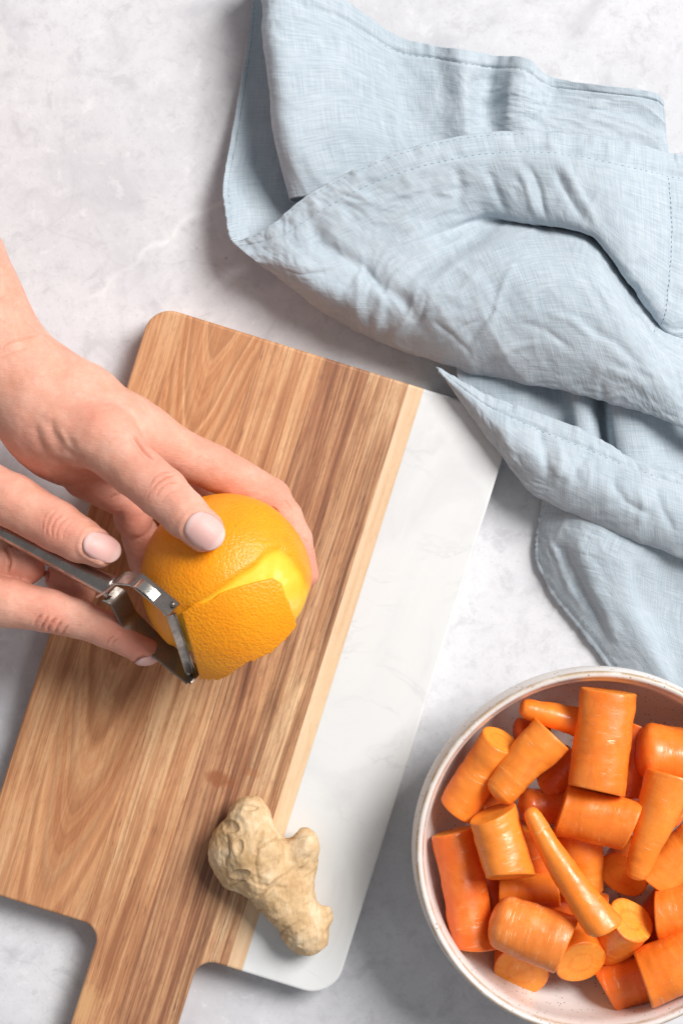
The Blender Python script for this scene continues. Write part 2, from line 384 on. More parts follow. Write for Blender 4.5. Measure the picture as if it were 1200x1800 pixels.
# ------------------------------------------------------------------ cutting board
BT = 0.018
AX = Vector((0.9545, -0.298, 0)); AY = Vector((0.298, -0.9545, 0))     # across (w) and down the board (v)
AXn = AX.normalized(); AYn = Vector((AXn.y, -AXn.x, 0))
kb = S * (H - BT) / H
borigin = P(0, 0, 0)
def bw(wpx, vpx):           # photo-pixel board coordinates -> local metres
    return (wpx * kb, -vpx * kb)
board = empty('cutting_board', (0, 0, 0))
bo = P(0, 0, BT); board.location = (bo.x, bo.y, 0)
board.rotation_euler = (0, 0, math.atan2(AXn.y, AXn.x))
tag(board, 'paddle cutting board of striped wood joined to a white marble slab', 'cutting board')
def arc(cx, cy, r, a0, a1, nseg=10):
    return [(cx + r * math.cos(math.radians(a0 + (a1 - a0) * i / nseg)), cy + r * math.sin(math.radians(a0 + (a1 - a0) * i / nseg))) for i in range(nseg + 1)]
W0, W1, V0, V1 = 415, 1083, 430, 1504
hw0, hw1, hv = 655, 836, 1830
out = []                     # v grows downwards; walk clockwise on the picture
out += arc(W0 + 46, V0 + 46, 46, 180, 270)
out += arc(W1 - 40, V0 + 40, 40, 270, 360)
out += arc(W1 - 56, V1 - 56, 56, 0, 90)
out += arc(hw1 + 32, V1 + 32, 32, 270, 180)
out += arc(hw1 - 60, hv - 60, 60, 0, 90)
out += arc(hw0 + 60, hv - 60, 60, 90, 180)
out += arc(hw0 - 32, V1 + 32, 32, 0, -90)
out += arc(W0 + 46, V1 - 46, 46, 90, 180)
def clip(poly, a, sgn):      # keep sgn*(w-a) >= 0
    res = []
    for i in range(len(poly)):
        p, q = poly[i], poly[(i + 1) % len(poly)]
        dp, dq = sgn * (p[0] - a), sgn * (q[0] - a)
        if dp >= 0: res.append(p)
        if dp * dq < 0:
            tt = dp / (dp - dq); res.append((a, p[1] + (q[1] - p[1]) * tt))
    return res
def slab(name, a, b, mat, z1, z0=0.0008):
    pl = clip(clip(out, a, 1), b, -1)
    cl = [p for i, p in enumerate(pl) if math.hypot(p[0] - pl[i-1][0], p[1] - pl[i-1][1]) > 0.3]
    bm = bmesh.new()
    vb = [bm.verts.new((*bw(*p), z0)) for p in cl]; vt = [bm.verts.new((*bw(*p), z1)) for p in cl]
    k = len(cl)
    ft = bm.faces.new(vt[::-1]); bm.faces.new(vb)
    for i in range(k): bm.faces.new((vb[i], vb[i-1], vt[i-1], vt[i]))
    bmesh.ops.recalc_face_normals(bm, faces=bm.faces)
    on = lambda p: abs(p[0] - a) < 0.01 or abs(p[0] - b) < 0.01
    ed = []
    for i in range(k):
        joint = on(cl[i]) and on(cl[i-1]) and abs(cl[i][0] - cl[i-1][0]) < 0.02
        e = bm.edges.get((vt[i], vt[i-1]))
        if e and not joint: ed.append(e)
    bmesh.ops.bevel(bm, geom=ed, offset=0.0014, segments=3, profile=0.5, affect='EDGES', clamp_overlap=True)
    bmesh.ops.triangulate(bm, faces=[f for f in bm.faces if len(f.verts) > 4])
    me = bpy.data.meshes.new(name); bm.to_mesh(me); bm.free(); me.materials.append(mat)
    o = bpy.data.objects.new(name, me); link(o, board)
    return o
g = 0.06
D1, M1, L1 = (0.285, 0.130, 0.058), (0.475, 0.250, 0.122), (0.63, 0.385, 0.205)
slab('wood_stave', W0 - 1, 479 - g, mat_wood('acacia_edge', (0.37, 0.150, 0.063), (0.58, 0.285, 0.132), (0.73, 0.430, 0.225), 1.0, streak=0.7), BT)
slab('wood_stave', 479 + g, 618 - g, mat_wood('acacia_cathedral', (0.40, 0.158, 0.064), (0.59, 0.280, 0.126), (0.73, 0.422, 0.215), 2.0, cathedral=(545 * kb, 40.0, 40.0), streak=0.45), BT)
slab('wood_stave', 618 + g, 730 - g, mat_wood('acacia_mid', (0.33, 0.130, 0.055), (0.575, 0.278, 0.128), (0.78, 0.475, 0.250), 3.0, streak=0.85, stains=[(662, 1640, 34, 48, 0.7, (0.66, 0.38, 0.17))]), BT)
slab('wood_stave', 730 + g, 815 - g, mat_wood('acacia_dark', (0.150, 0.056, 0.029), (0.350, 0.150, 0.072), (0.58, 0.310, 0.155), 4.0, streak=1.0, stains=[(776, 1193, 30, 17, 0.75, (0.27, 0.075, 0.022))]), BT)
slab('wood_stave', 815 + g, 887 - g, mat_wood('acacia_streaked', (0.185, 0.078, 0.039), (0.49, 0.250, 0.122), (0.79, 0.525, 0.300), 5.0, streak=0.95, stains=[(822, 1165, 22, 10, 0.5, (0.36, 0.12, 0.04))]), BT)
slab('wood_stave', 887 + g, 914.6 - g, mat_wood('sapwood', (0.70, 0.46, 0.265), (0.80, 0.575, 0.36), (0.84, 0.64, 0.43), 6.0, streak=0.10), BT)
tag(slab('marble_slab', 914.6 + g, W1 + 1, mat_marble(), BT), 'white marble slab with faint grey veins')

# ------------------------------------------------------------------ cloth sheets
def catmull(ctrl, m):
    """ctrl (k, ..., 3) -> m samples along axis 0 by Catmull-Rom."""
    k = ctrl.shape[0]
    ext = np.concatenate([2 * ctrl[:1] - ctrl[1:2], ctrl, 2 * ctrl[-1:] - ctrl[-2:-1]], 0)
    tt = np.linspace(0, k - 1, m); i = np.minimum(tt.astype(int), k - 2); f = (tt - i)
    sh = (-1,) + (1,) * (ctrl.ndim - 1); f = f.reshape(sh)
    p0, p1, p2, p3 = ext[i], ext[i+1], ext[i+2], ext[i+3]
    return 0.5 * (2*p1 + (p2-p0)*f + (2*p0-5*p1+4*p2-p3)*f**2 + (3*p1-p0-3*p2+p3)*f**3)
def world_of(px):
    z = px[..., 2] * 0.01; k = S * (H - z) / H
    return np.stack([(px[..., 0] - 600) * k, (900 - px[..., 1]) * k, z], -1)
class Sheet:
    def __init__(s, rows, nv=110, nu=220):
        c = np.array(rows, dtype=float)
        s.g = world_of(catmull(np.swapaxes(catmull(c, nv), 0, 1), nu).swapaxes(0, 1))   # nv x nu x 3
        s.nv, s.nu = nv, nu
    def normals(s):
        du = np.gradient(s.g, axis=1); dv = np.gradient(s.g, axis=0)
        n = np.cross(du, dv); n /= np.linalg.norm(n, axis=-1, keepdims=True) + 1e-12
        if n[..., 2].mean() < 0: n = -n
        return n
    def wrinkle(s, amp, scale, rot, aniso, seed, fade=None, ridged=True):
        flatp = s.g.reshape(-1, 3); ca, sa = math.cos(rot), math.sin(rot)
        wv = fbm(flatp, 18, 2, seed + 40).reshape(-1, 1) * 0.02
        q = np.stack([(flatp[:, 0]*ca + flatp[:, 1]*sa), (-flatp[:, 0]*sa + flatp[:, 1]*ca) * aniso, flatp[:, 2] * 0.4], 1) + wv
        h = fbm(q, scale, 3, seed)
        if ridged: h = 0.45 - np.abs(h) * 1.5
        h = h * np.clip(0.55 + 1.3 * vnoise(flatp, 17, seed + 71), 0.12, 1.3)
        h = h.reshape(s.nv, s.nu) * amp
        if fade is not None: h = h * fade
        s.g = s.g + s.normals() * h[..., None]
        return h
    def folds(s, lst):
        for (line, sig, amp) in lst:
            flatp = s.g.reshape(-1, 3); q_ = topx(flatp) + np.stack([vnoise(flatp, 60, 5), vnoise(flatp, 60, 6)], 1) * sig * 0.45
            d, t_ = poly_dist(q_, line); fade = np.clip(np.minimum(t_, 1 - t_) * 4, 0, 1)
            nn_ = s.normals(); up = np.clip(nn_[..., 2] * 3 - 0.3, 0, 1)
            s.g = s.g + nn_ * ((np.exp(-(d / sig) ** 2) * fade * amp * 0.00080).reshape(s.nv, s.nu) * up)[..., None]
    def clampz(s, zmin=0.0012):
        s.g[..., 2] = np.maximum(s.g[..., 2], zmin)
    def line(s, v, u0=0.0, u1=1.0, m=400):
        """points on the sheet along a row (v constant)"""
        vi = v * (s.nv - 1); a = int(vi); f = vi - a; a2 = min(a + 1, s.nv - 1)
        row = s.g[a] * (1 - f) + s.g[a2] * f
        uu = np.linspace(u0, u1, m) * (s.nu - 1); b = np.minimum(uu.astype(int), s.nu - 2); fu = (uu - b)[:, None]
        return row[b] * (1 - fu) + row[b + 1] * fu
    def col(s, u, v0=0.0, v1=1.0, m=400):
        ui = u * (s.nu - 1); a = int(ui); f = ui - a; a2 = min(a + 1, s.nu - 1)
        c_ = s.g[:, a] * (1 - f) + s.g[:, a2] * f
        vv = np.linspace(v0, v1, m) * (s.nv - 1); b = np.minimum(vv.astype(int), s.nv - 2); fv = (vv - b)[:, None]
        return c_[b] * (1 - fv) + c_[b + 1] * fv

L_A = [[(450,-60,.5),(470,-60,.4),(520,-60,.3)],
       [(436,60,.6),(462,60,.4),(520,60,.3)],
       [(424,140,.8),(455,140,.5),(520,140,.4)],
       [(406,240,1.1),(446,240,.6),(520,240,.4)],
       [(392,320,1.7),(432,315,.9),(520,310,.5)],
       [(395,370,2.1),(436,362,1.1),(528,370,.6)],
       [(402,412,2.3),(440,405,1.3),(540,400,.9)],
       [(412,432,2.2),(448,432,1.5),(550,420,1.0)]]
L_B = [[(500,-60,1.2),(455,-60,2.6),(482,-60,3.6),(590,-8,2.2),(690,60,.9),(760,80,.7),(812,88,1.3),(868,98,.6),(925,104,1.3),(966,136,.5),(1060,150,.8),(1142,161,.4),(1166,176,.25)],
       [(512,60,1.2),(463,60,2.8),(492,60,3.9),(598,75,2.4),(696,120,1.1),(765,130,.8),(815,140,1.5),(862,145,.5),(915,150,1.5),(968,170,.7),(1062,180,.6),(1146,190,.4),(1168,200,.25)],
       [(522,150,1.2),(474,150,2.9),(502,150,4.0),(604,150,2.5),(705,180,1.3),(770,190,1.0),(818,195,1.6),(858,195,.6),(910,200,1.5),(975,210,.9),(1068,215,.7),(1150,220,.4),(1170,225,.25)],
       [(532,250,1.2),(484,250,2.7),(514,248,3.7),(612,230,2.4),(715,245,1.4),(775,245,1.2),(822,245,1.6),(860,245,.9),(915,250,1.4),(985,250,1.0),(1075,250,.8),(1155,250,.5),(1172,250,.25)],
       [(560,372,1.0),(508,352,2.0),(545,345,2.6),(640,335,1.8),(745,310,1.2),(800,300,1.2),(840,300,1.3),(880,295,1.1),(930,300,1.2),(1000,300,1.0),(1090,300,.8),(1162,310,.5),(1176,310,.25)]]
L_C = [[(411,428,2.4),(470,402,2.9),(530,350,3.3),(640,290,3.5),(760,250,3.3),(880,232,3.0),(1000,236,2.8),(1100,250,2.5),(1180,270,1.6),(1200,274,1.2)],
       [(420,436,2.6),(490,420,3.2),(560,378,3.5),(668,322,3.7),(780,288,3.7),(890,272,3.5),(1000,278,3.5),(1100,300,3.2),(1185,320,1.9),(1206,326,1.3)],
       [(432,446,2.9),(515,446,3.4),(600,412,3.5),(705,365,3.5),(812,330,3.3),(905,322,3.3),(1015,336,3.7),(1106,388,3.7),(1190,430,2.2),(1212,436,1.4)],
       [(444,455,2.9),(538,470,3.5),(630,450,3.4),(735,410,3.2),(838,375,2.5),(935,382,2.9),(1034,402,3.7),(1112,480,3.6),(1180,540,2.5),(1216,548,1.6)],
       [(450,459,2.9),(546,480,3.4),(640,464,3.4),(745,426,3.1),(846,388,1.9),(938,394,2.0),(1038,414,2.8),(1108,500,2.8),(1168,582,2.0),(1218,585,1.6)],
       [(456,463,2.8),(552,490,3.4),(652,482,3.6),(758,448,3.4),(856,400,2.2),(945,384,.9),(1050,398,.8),(1118,486,1.0),(1172,572,1.5),(1220,600,1.6)],
       [(466,470,2.6),(562,508,3.3),(670,514,4.0),(778,494,4.3),(876,440,4.0),(962,424,3.2),(1040,438,3.4),(1096,512,3.0),(1160,592,2.4),(1224,622,1.9)],
       [(476,477,2.3),(576,530,2.9),(690,552,3.8),(802,546,4.5),(905,510,4.8),(990,496,4.7),(1066,518,4.6),(1122,576,4.2),(1180,622,3.4),(1232,650,2.5)],
       [(485,483,1.8),(588,550,2.2),(708,592,3.0),(828,608,3.8),(932,606,4.3),(1028,610,4.6),(1106,632,4.6),(1160,668,4.3),(1204,694,3.7),(1244,712,3.1)],
       [(494,489,1.2),(600,569,1.3),(720,624,1.7),(840,656,2.4),(950,676,3.0),(1060,701,3.3),(1140,725,3.4),(1187,746,3.3),(1222,765,3.0),(1256,778,2.7)],
       [(505,483,.6),(620,554,.5),(740,600,.8),(855,636,1.9),(965,656,2.5),(1072,682,2.6),(1150,706,2.6),(1194,724,2.6),(1228,742,2.4),(1264,756,2.1)]]
L_D = [[(766,645,2.4),(850,691,2.8),(960,731,2.9),(1050,769,2.8),(1110,806,2.6),(1200,836,2.4),(1270,845,2.3)],
       [(772,652,2.6),(850,711,3.1),(952,762,3.2),(1050,800,3.2),(1125,833,3.1),(1205,860,2.9),(1272,870,2.8)],
       [(781,664,2.7),(854,734,3.1),(945,805,3.5),(1046,846,3.6),(1130,880,3.5),(1208,906,3.3),(1275,916,3.1)],
       [(790,677,2.5),(862,760,2.8),(940,842,3.0),(1046,890,3.2),(1132,926,3.1),(1212,952,3.0),(1278,962,2.8)],
       [(797,686,2.2),(872,787,2.2),(943,872,2.2),(1050,921,2.3),(1135,957,2.3),(1215,985,2.2),(1280,996,2.1)],
       [(808,684,2.0),(890,778,2.0),(962,852,1.6),(1060,900,1.6),(1142,936,1.6),(1220,962,1.5),(1284,972,1.5)]]
ecols = [(782,2.05),(850,2.1),(915,2.15),(955,1.7),(985,1.6),(1012,2.4),(1036,2.3),(1050,1.1),(1060,1.0),(1076,2.3),(1120,2.5),(1165,1.8),(1205,1.4),(1270,1.5)]
L_E = [[(max(x + dx + (y - 720) * sl * (1 if x > 940 else 0.2), x0 + 6 * i_), y, z) for i_, (x, z) in enumerate(ecols)]
       for (y, dx, sl, x0) in ((625,0,.10,800),(690,0,.10,812),(740,0,.10,880),(790,2,.10,925),(840,6,.10,985))]
L_F = [[(985,850,.3),(962,852,.5),(985,856,1.3),(1050,880,1.9),(1120,905,1.8),(1200,930,1.6),(1280,945,1.5)],
       [(972,905,.15),(951,905,.35),(972,902,1.2),(1036,916,2.3),(1110,945,2.2),(1190,970,1.5),(1280,985,1.4)],
       [(964,945,.12),(944,944,.35),(964,942,1.1),(1022,950,2.3),(1096,980,2.3),(1180,1005,1.3),(1280,1030,1.2)],
       [(966,988,.12),(945,988,.35),(966,982,1.0),(1022,984,2.1),(1096,1012,2.1),(1175,1045,1.0),(1280,1070,1.1)],
       [(992,1046,.12),(972,1047,.35),(994,1036,.95),(1046,1034,1.8),(1106,1058,1.8),(1172,1092,.9),(1280,1120,1.0)],
       [(1040,1104,.12),(1020,1106,.35),(1042,1092,.9),(1084,1090,1.5),(1130,1110,1.6),(1182,1143,.9),(1280,1170,1.0)],
       [(1092,1172,.12),(1073,1176,.32),(1092,1160,.8),(1122,1156,1.2),(1156,1170,1.3),(1198,1193,.8),(1280,1220,.8)],
       [(1135,1240,.12),(1118,1242,.25),(1136,1234,.5),(1160,1230,.6),(1190,1236,.6),(1225,1250,.5),(1284,1268,.5)]]
linen = mat_linen()
sheets = {}
towel = empty('linen_towel', P(850, 500, 0)); tag(towel, 'crumpled pale blue linen towel with stitched hems beside the cutting board', 'towel')
def hem_fade(s, v=None):
    return None
def build_sheet(key, rows, nv, nu, wr, hem=None, seed=0, folds=()):
    s = Sheet(rows, nv, nu); s.folds(folds)
    wear = np.zeros((nv, nu))
    vv = np.linspace(0, 1, nv)[:, None]; uu = np.linspace(0, 1, nu)[None, :]
    for (amp, scale, rot, an) in wr:
        h = s.wrinkle(amp, scale, rot, an, seed); seed += 7
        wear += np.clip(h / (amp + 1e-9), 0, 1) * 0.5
    if hem:                                   # raised doubled hem with puckers, along v=0 or u=1 / u=0
        for (edge, width) in hem:
            d = vv + 0*uu if edge == 'v0' else (1 - uu + 0*vv if edge == 'u1' else uu + 0*vv)
            band = 1 / (1 + np.exp((d - width) / (width * 0.05)))
            t_ = uu * 60 if edge == 'v0' else vv * 60
            puck = vnoise(np.stack([(t_ + 0*d).ravel() * 1.1, (d / width * 0.8).ravel(), np.full(d.size, seed * 3.1)], 1)).reshape(d.shape)
            seam = np.exp(-((d - width) / (width * 0.14)) ** 2)
            s.g += s.normals() * (band * (0.0004 + 0.0005 * puck) - seam * 0.0006)[..., None]
    s.clampz()
    sheets[key] = s
    v = s.g.reshape(-1, 3)
    a = np.arange(nv * nu).reshape(nv, nu)
    f = np.stack([a[:-1, :-1], a[:-1, 1:], a[1:, 1:], a[1:, :-1]], -1).reshape(-1, 4)
    o = mesh_obj('cloth_fold', v, f, linen, towel)
    me = o.data
    set_attr(me, 'wear', wear.ravel())
    # metric UV so the weave has one size everywhere
    lu = np.concatenate([np.zeros((nv, 1)), np.cumsum(np.linalg.norm(np.diff(s.g, axis=1), axis=-1), 1)], 1)
    lv = np.concatenate([np.zeros((1, nu)), np.cumsum(np.linalg.norm(np.diff(s.g, axis=0), axis=-1), 0)], 0)
    lu = np.broadcast_to(lu.mean(0, keepdims=True), lu.shape).ravel(); lv = np.broadcast_to(lv.mean(1, keepdims=True), lv.shape).ravel()
    uvl = me.uv_layers.new(name='UVMap')
    li = np.empty(len(me.loops), dtype=np.int32); me.loops.foreach_get('vertex_index', li)
    uvl.data.foreach_set('uv', np.stack([lu[li] + len(sheets) * 0.37, lv[li]], 1).astype(np.float32).ravel())
    sol = o.modifiers.new('thickness', 'SOLIDIFY'); sol.thickness = 0.0009; sol.offset = 0
    return o
FC = [([(540,372),(560,425),(640,475),(712,535),(765,595)], 15, -3.2), ([(465,425),(520,458),(585,512),(655,568),(725,608)], 18, 2.2),
      ([(905,455),(880,510),(868,555),(835,598)], 6, 1.3), ([(880,520),(852,570),(820,600)], 6, -1.2), ([(850,285),(872,340),(892,385)], 8, -1.6),
      ([(905,285),(928,340),(945,385)], 7, 1.5), ([(925,282),(948,340),(962,388)], 6, -1.5), ([(968,285),(1000,345),(1030,400)], 8, -1.7), ([(985,280),(1018,340),(1050,400)], 7, 1.2),
      ([(800,285),(812,330),(800,370)], 9, -1.6), ([(760,560),(800,590),(830,625)], 5, -1.0), ([(770,600),(810,575),(850,560)], 4, -0.8), ([(700,440),(760,430),(800,450)], 6, 0.9),
      ([(620,445),(665,500),(700,560)], 5, -0.8), ([(900,560),(960,580),(1010,620)], 7, -1.1), ([(930,540),(1000,560),(1050,600)], 6, 0.9), ([(1010,560),(1080,600),(1130,650)], 9, -1.2),
      ([(690,590),(720,550),(735,500)], 6, 1.1), ([(708,598),(742,556),(752,510)], 5, -1.0), ([(850,640),(900,610),(960,600)], 6, 0.9), ([(1040,640),(1100,660),(1170,700)], 8, 1.0)]
FB = [([(850,110),(846,170),(842,235)], 16, -3.0), ([(905,120),(895,180),(890,235)], 14, 2.0), ([(700,70),(712,150),(740,240)], 22, -2.0), ([(760,100),(765,170),(790,235)], 18, 1.6),
      ([(990,150),(960,190),(930,230)], 10, -1.4), ([(560,60),(600,160),(600,280)], 40, 2.0), ([(650,120),(680,200),(690,270)], 9, -0.9), ([(1060,165),(1040,200),(1010,230)], 8, 0.9)]
FD = [([(940,745),(958,800),(962,850)], 9, -1.8), ([(975,760),(985,810),(975,860)], 8, 1.2), ([(880,720),(890,780),(915,830)], 9, 1.0), ([(1040,790),(1010,820),(1015,855)], 9, -1.8),
      ([(1075,840),(1100,880),(1150,910)], 7, -1.2), ([(1060,835),(1130,830),(1195,840)], 7, 1.2), ([(1120,850),(1130,890),(1120,930)], 8, 1.1), ([(1150,850),(1165,900),(1190,940)], 7, -1.0)]
FF = [([(975,940),(1000,1000),(1045,1070),(1075,1135)], 10, -2.4), ([(1000,930),(1040,1010),(1070,1080),(1090,1150)], 13, 1.8), ([(1110,960),(1120,1040),(1150,1120)], 16, -1.8), ([(960,930),(990,1010),(1030,1080)], 5, 0.9)]
build_sheet('A', L_A, 150, 70, [(0.0008, 30, 0.2, 1.5), (0.0004, 90, 0.3, 1.0)], [('u0', 0.14)], 3)
build_sheet('B', L_B, 130, 260, [(0.0011, 20, 1.3, 0.45), (0.0006, 55, 0.9, 0.6), (0.00028, 170, 0.3, 1.0)], [('v0', 0.11)], 11, FB)
build_sheet('C', L_C, 240, 330, [(0.0011, 17, 0.7, 0.45), (0.0007, 60, -0.5, 0.45), (0.0005, 85, 1.0, 0.4), (0.00028, 150, 0.2, 1.0)], [('v0', 0.082), ('u1', 0.128)], 23, FC)
build_sheet('D', L_D, 120, 240, [(0.0007, 30, 1.2, 0.5), (0.0006, 65, 0.6, 0.7), (0.00030, 160, 0.2, 1.0)], [('v0', 0.17)], 37, FD)
build_sheet('E', L_E, 60, 200, [(0.0005, 60, 0.2, 0.8)], None, 51)
build_sheet('F', L_F, 160, 170, [(0.0007, 30, -0.6, 0.5), (0.0005, 70, 0.4, 0.8), (0.00028, 160, 0.2, 1.0)], [('u0', 0.22)], 61, FF)

thread = flat('blue_thread', (0.27, 0.37, 0.43), 0.8)
thread_dark = flat('dark_blue_thread', (0.10, 0.17, 0.22), 0.8)
def stitches(pts, mat, dash=0.0021, gap=0.0012, rad=0.00022, lift=0.0006):
    d = np.concatenate([[0], np.cumsum(np.linalg.norm(np.diff(pts, axis=0), axis=1))])
    verts, faces = [], []
    x = 0.0
    while x + dash < d[-1]:
        ss = [x, x + dash * .5, x + dash]
        q = [Vector([np.interp(s_, d, pts[:, k]) for k in range(3)]) for s_ in ss]
        tg = (q[2] - q[0]).normalized(); sd = tg.cross(Vector((0, 0, 1))).normalized(); up = sd.cross(tg)
        base = len(verts)
        for j, p in enumerate(q):
            p = p + Vector((0, 0, lift + (0.0001 if j == 1 else -0.0004)))
            for (a, b) in ((1, 0), (0, 1), (-1, 0), (0, -1)): verts.append(p + sd * rad * a + up * rad * b)
        for j in range(2):
            for m in range(4):
                faces.append((base + j*4 + m, base + j*4 + (m+1) % 4, base + j*4 + 4 + (m+1) % 4, base + j*4 + 4 + m))
        x += dash + gap
    o = mesh_obj('stitching', verts, faces, mat, towel)
    return o
stitches(sheets['B'].line(0.115, 0.30, 0.99), thread)
stitches(sheets['C'].line(0.088, 0.0, 0.95), thread)
stitches(sheets['C'].col(0.872, 0.09, 0.62), thread_dark, gap=0.0003)
stitches(sheets['C'].line(0.012, 0.02, 0.6), thread, rad=0.00016)
stitches(sheets['D'].line(0.178, 0.05, 0.75), thread)
stitches(sheets['A'].col(0.16, 0.0, 1.0), thread)
stitches(sheets['F'].col(0.27, 0.1, 0.95), thread)

# ------------------------------------------------------------------ implicit-surface modelling
class SDF:
    def __init__(s, lo, hi, vox):
        s.lo = np.array(lo, float); s.vox = vox
        s.n = np.ceil((np.array(hi, float) - s.lo) / vox).astype(int) + 1
        s.F = np.full(tuple(s.n), 0.05, dtype=np.float32)
    def cone(s, a, b, ra, rb, k=0.004, F=None):
        a = np.array(a, float); b = np.array(b, float); R = max(ra, rb) + k + 0.006
        i0 = np.maximum(np.floor((np.minimum(a, b) - R - s.lo) / s.vox).astype(int), 0)
        i1 = np.minimum(np.ceil((np.maximum(a, b) + R - s.lo) / s.vox).astype(int) + 1, s.n)
        if np.any(i1 <= i0): return
        ax = [s.lo[d] + np.arange(i0[d], i1[d]) * s.vox for d in range(3)]
        X = ax[0][:, None, None] - a[0]; Y = ax[1][None, :, None] - a[1]; Z = ax[2][None, None, :] - a[2]
        ab = b - a; L2 = float(ab @ ab) + 1e-12
        t_ = np.clip((X*ab[0] + Y*ab[1] + Z*ab[2]) / L2, 0, 1)
        d = np.sqrt((X - t_*ab[0])**2 + (Y - t_*ab[1])**2 + (Z - t_*ab[2])**2) - (ra + (rb - ra) * t_)
        T = s.F if F is None else F
        sl = (slice(i0[0], i1[0]), slice(i0[1], i1[1]), slice(i0[2], i1[2]))
        o = T[sl]
        if k > 0:
            h = np.clip(0.5 + 0.5 * (o - d) / k, 0, 1)
            T[sl] = (o * (1 - h) + d * h - k * h * (1 - h)).astype(np.float32)
        else: T[sl] = np.minimum(o, d).astype(np.float32)
    def chain(s, pts, k=0.004, F=None):
        for (a, ra), (b, rb) in zip(pts[:-1], pts[1:]): s.cone(a, b, ra, rb, k, F)
    def limb(s, ch, body, k):
        """a limb built tightly on its own, blended softly into body"""
        Fd = np.full_like(body, 0.05); s.chain(ch, 0.0015, Fd)
        m = (Fd < 0.03) & (body < 0.03); a_, b_ = Fd[m], body[m]
        h = np.clip(0.5 + 0.5 * (b_ - a_) / k, 0, 1)
        out_ = np.minimum(Fd, body); out_[m] = b_ * (1 - h) + a_ * h - k * h * (1 - h)
        return out_
    def mesh(s):
        F = s.F; neg = F < 0
        c = [neg[i:F.shape[0]-1+i, j:F.shape[1]-1+j, k:F.shape[2]-1+k] for i in (0, 1) for j in (0, 1) for k in (0, 1)]
        cnt = sum(x.astype(np.int8) for x in c)
        cells = np.argwhere((cnt > 0) & (cnt < 8))
        idx = np.full(cnt.shape, -1, dtype=np.int64); idx[tuple(cells.T)] = np.arange(len(cells))
        acc = np.zeros((len(cells), 3)); num = np.zeros(len(cells))
        corners = [(i, j, k) for i in (0, 1) for j in (0, 1) for k in (0, 1)]
        val = {q: F[cells[:, 0]+q[0], cells[:, 1]+q[1], cells[:, 2]+q[2]].astype(float) for q in corners}
        for q in corners:
            for d in range(3):
                if q[d] == 0:
                    r = list(q); r[d] = 1; r = tuple(r)
                    a, b = val[q], val[r]; m = (a < 0) != (b < 0)
                    t_ = np.where(m, a / np.where(m, a - b, 1), 0)
                    p = np.tile(np.array(q, float), (len(cells), 1)); p[:, d] += t_
                    acc[m] += p[m]; num[m] += 1
        v = s.lo + (cells + acc / num[:, None]) * s.vox
        faces = []
        for d in range(3):
            e1, e2 = (d + 1) % 3, (d + 2) % 3
            sl0 = [slice(None)]*3; sl1 = [slice(None)]*3; sl0[d] = slice(0, -1); sl1[d] = slice(1, None)
            A = neg[tuple(sl0)]; B = neg[tuple(sl1)]
            x = np.argwhere(A != B); 
            ok = (x[:, e1] > 0) & (x[:, e2] > 0) & (x[:, e1] < F.shape[e1]-1) & (x[:, e2] < F.shape[e2]-1)
            x = x[ok]; inside = A[tuple(x.T)]
            def cell(o1, o2):
                y = x.copy(); y[:, e1] += o1; y[:, e2] += o2; return idx[tuple(y.T)]
            q = np.stack([cell(-1, -1), cell(0, -1), cell(0, 0), cell(-1, 0)], 1)
            q[~inside] = q[~inside][:, ::-1]
            faces.append(q)
        return v, np.concatenate(faces)
def organic(name, sdf, mat, parent, smooth_it=4):
    v, f = sdf.mesh()
    e = np.concatenate([f[:, [0, 1]], f[:, [1, 2]], f[:, [2, 3]], f[:, [3, 0]]])
    e = np.concatenate([e, e[:, ::-1]]); cnt = np.bincount(e[:, 0], minlength=len(v))[:, None] + 1e-9
    for _ in range(smooth_it):
        av = np.stack([np.bincount(e[:, 0], weights=v[e[:, 1], k], minlength=len(v)) for k in range(3)], 1) / cnt
        v = v * 0.4 + av * 0.6
    o = mesh_obj(name, v, f, mat, parent)
    return o
def c3(px, py, zc, r): return (tuple(Pc(px, py, zc)), r * 0.01)

skin = mat_skin(); nailm = mat_nail()
def finish_skin(o, creases, blobs, noise_amp=0.00020, up_only=True):
    me = o.data; co = get_co(me); no = get_no(me); q = topx(co)
    flush = np.zeros(len(co)); cr = np.zeros(len(co))
    up = np.clip((no[:, 2] + 0.15) * 4, 0, 1)
    disp = fbm(co, 70, 2, 5) * noise_amp * 2.2 + fbm(co, 260, 2, 9) * noise_amp * 0.6
    for (line, sig, depth, zmin) in creases:
        bb = np.array(line); lo = bb.min(0) - 20; hi = bb.max(0) + 20
        sel = np.where(np.all((q > lo) & (q < hi), axis=1) & (co[:, 2] > zmin * 0.01))[0]
        if len(sel) == 0: continue
        jit = np.stack([vnoise(co[sel], 300, 3), vnoise(co[sel], 300, 8)], 1) * 1.3
        d, t_ = poly_dist(q[sel] + jit, line)
        fade = np.clip(np.minimum(t_, 1 - t_) * 5 + 0.15, 0, 1)
        gsn = np.exp(-(d / sig) ** 2) * fade * up[sel]
        rim = np.exp(-((d - 2.2 * sig) / (1.2 * sig)) ** 2) * fade * up[sel]
        disp[sel] += (-gsn * depth * 1.35 + rim * depth * 0.5) * 0.001
        cr[sel] = np.maximum(cr[sel], gsn * min(1, max(depth, 0) / 0.35) * (1.0 if sig < 3 else 0.15))
    for (x, y, r, a) in blobs:
        flush += 1.35 * a * np.exp(-((q[:, 0]-x)**2 + (q[:, 1]-y)**2) / r**2)
    set_co(me, co + no * disp[:, None])
    set_attr(me, 'flush', np.clip(flush, 0, 1)); set_attr(me, 'crease', np.clip(cr, 0, 1))
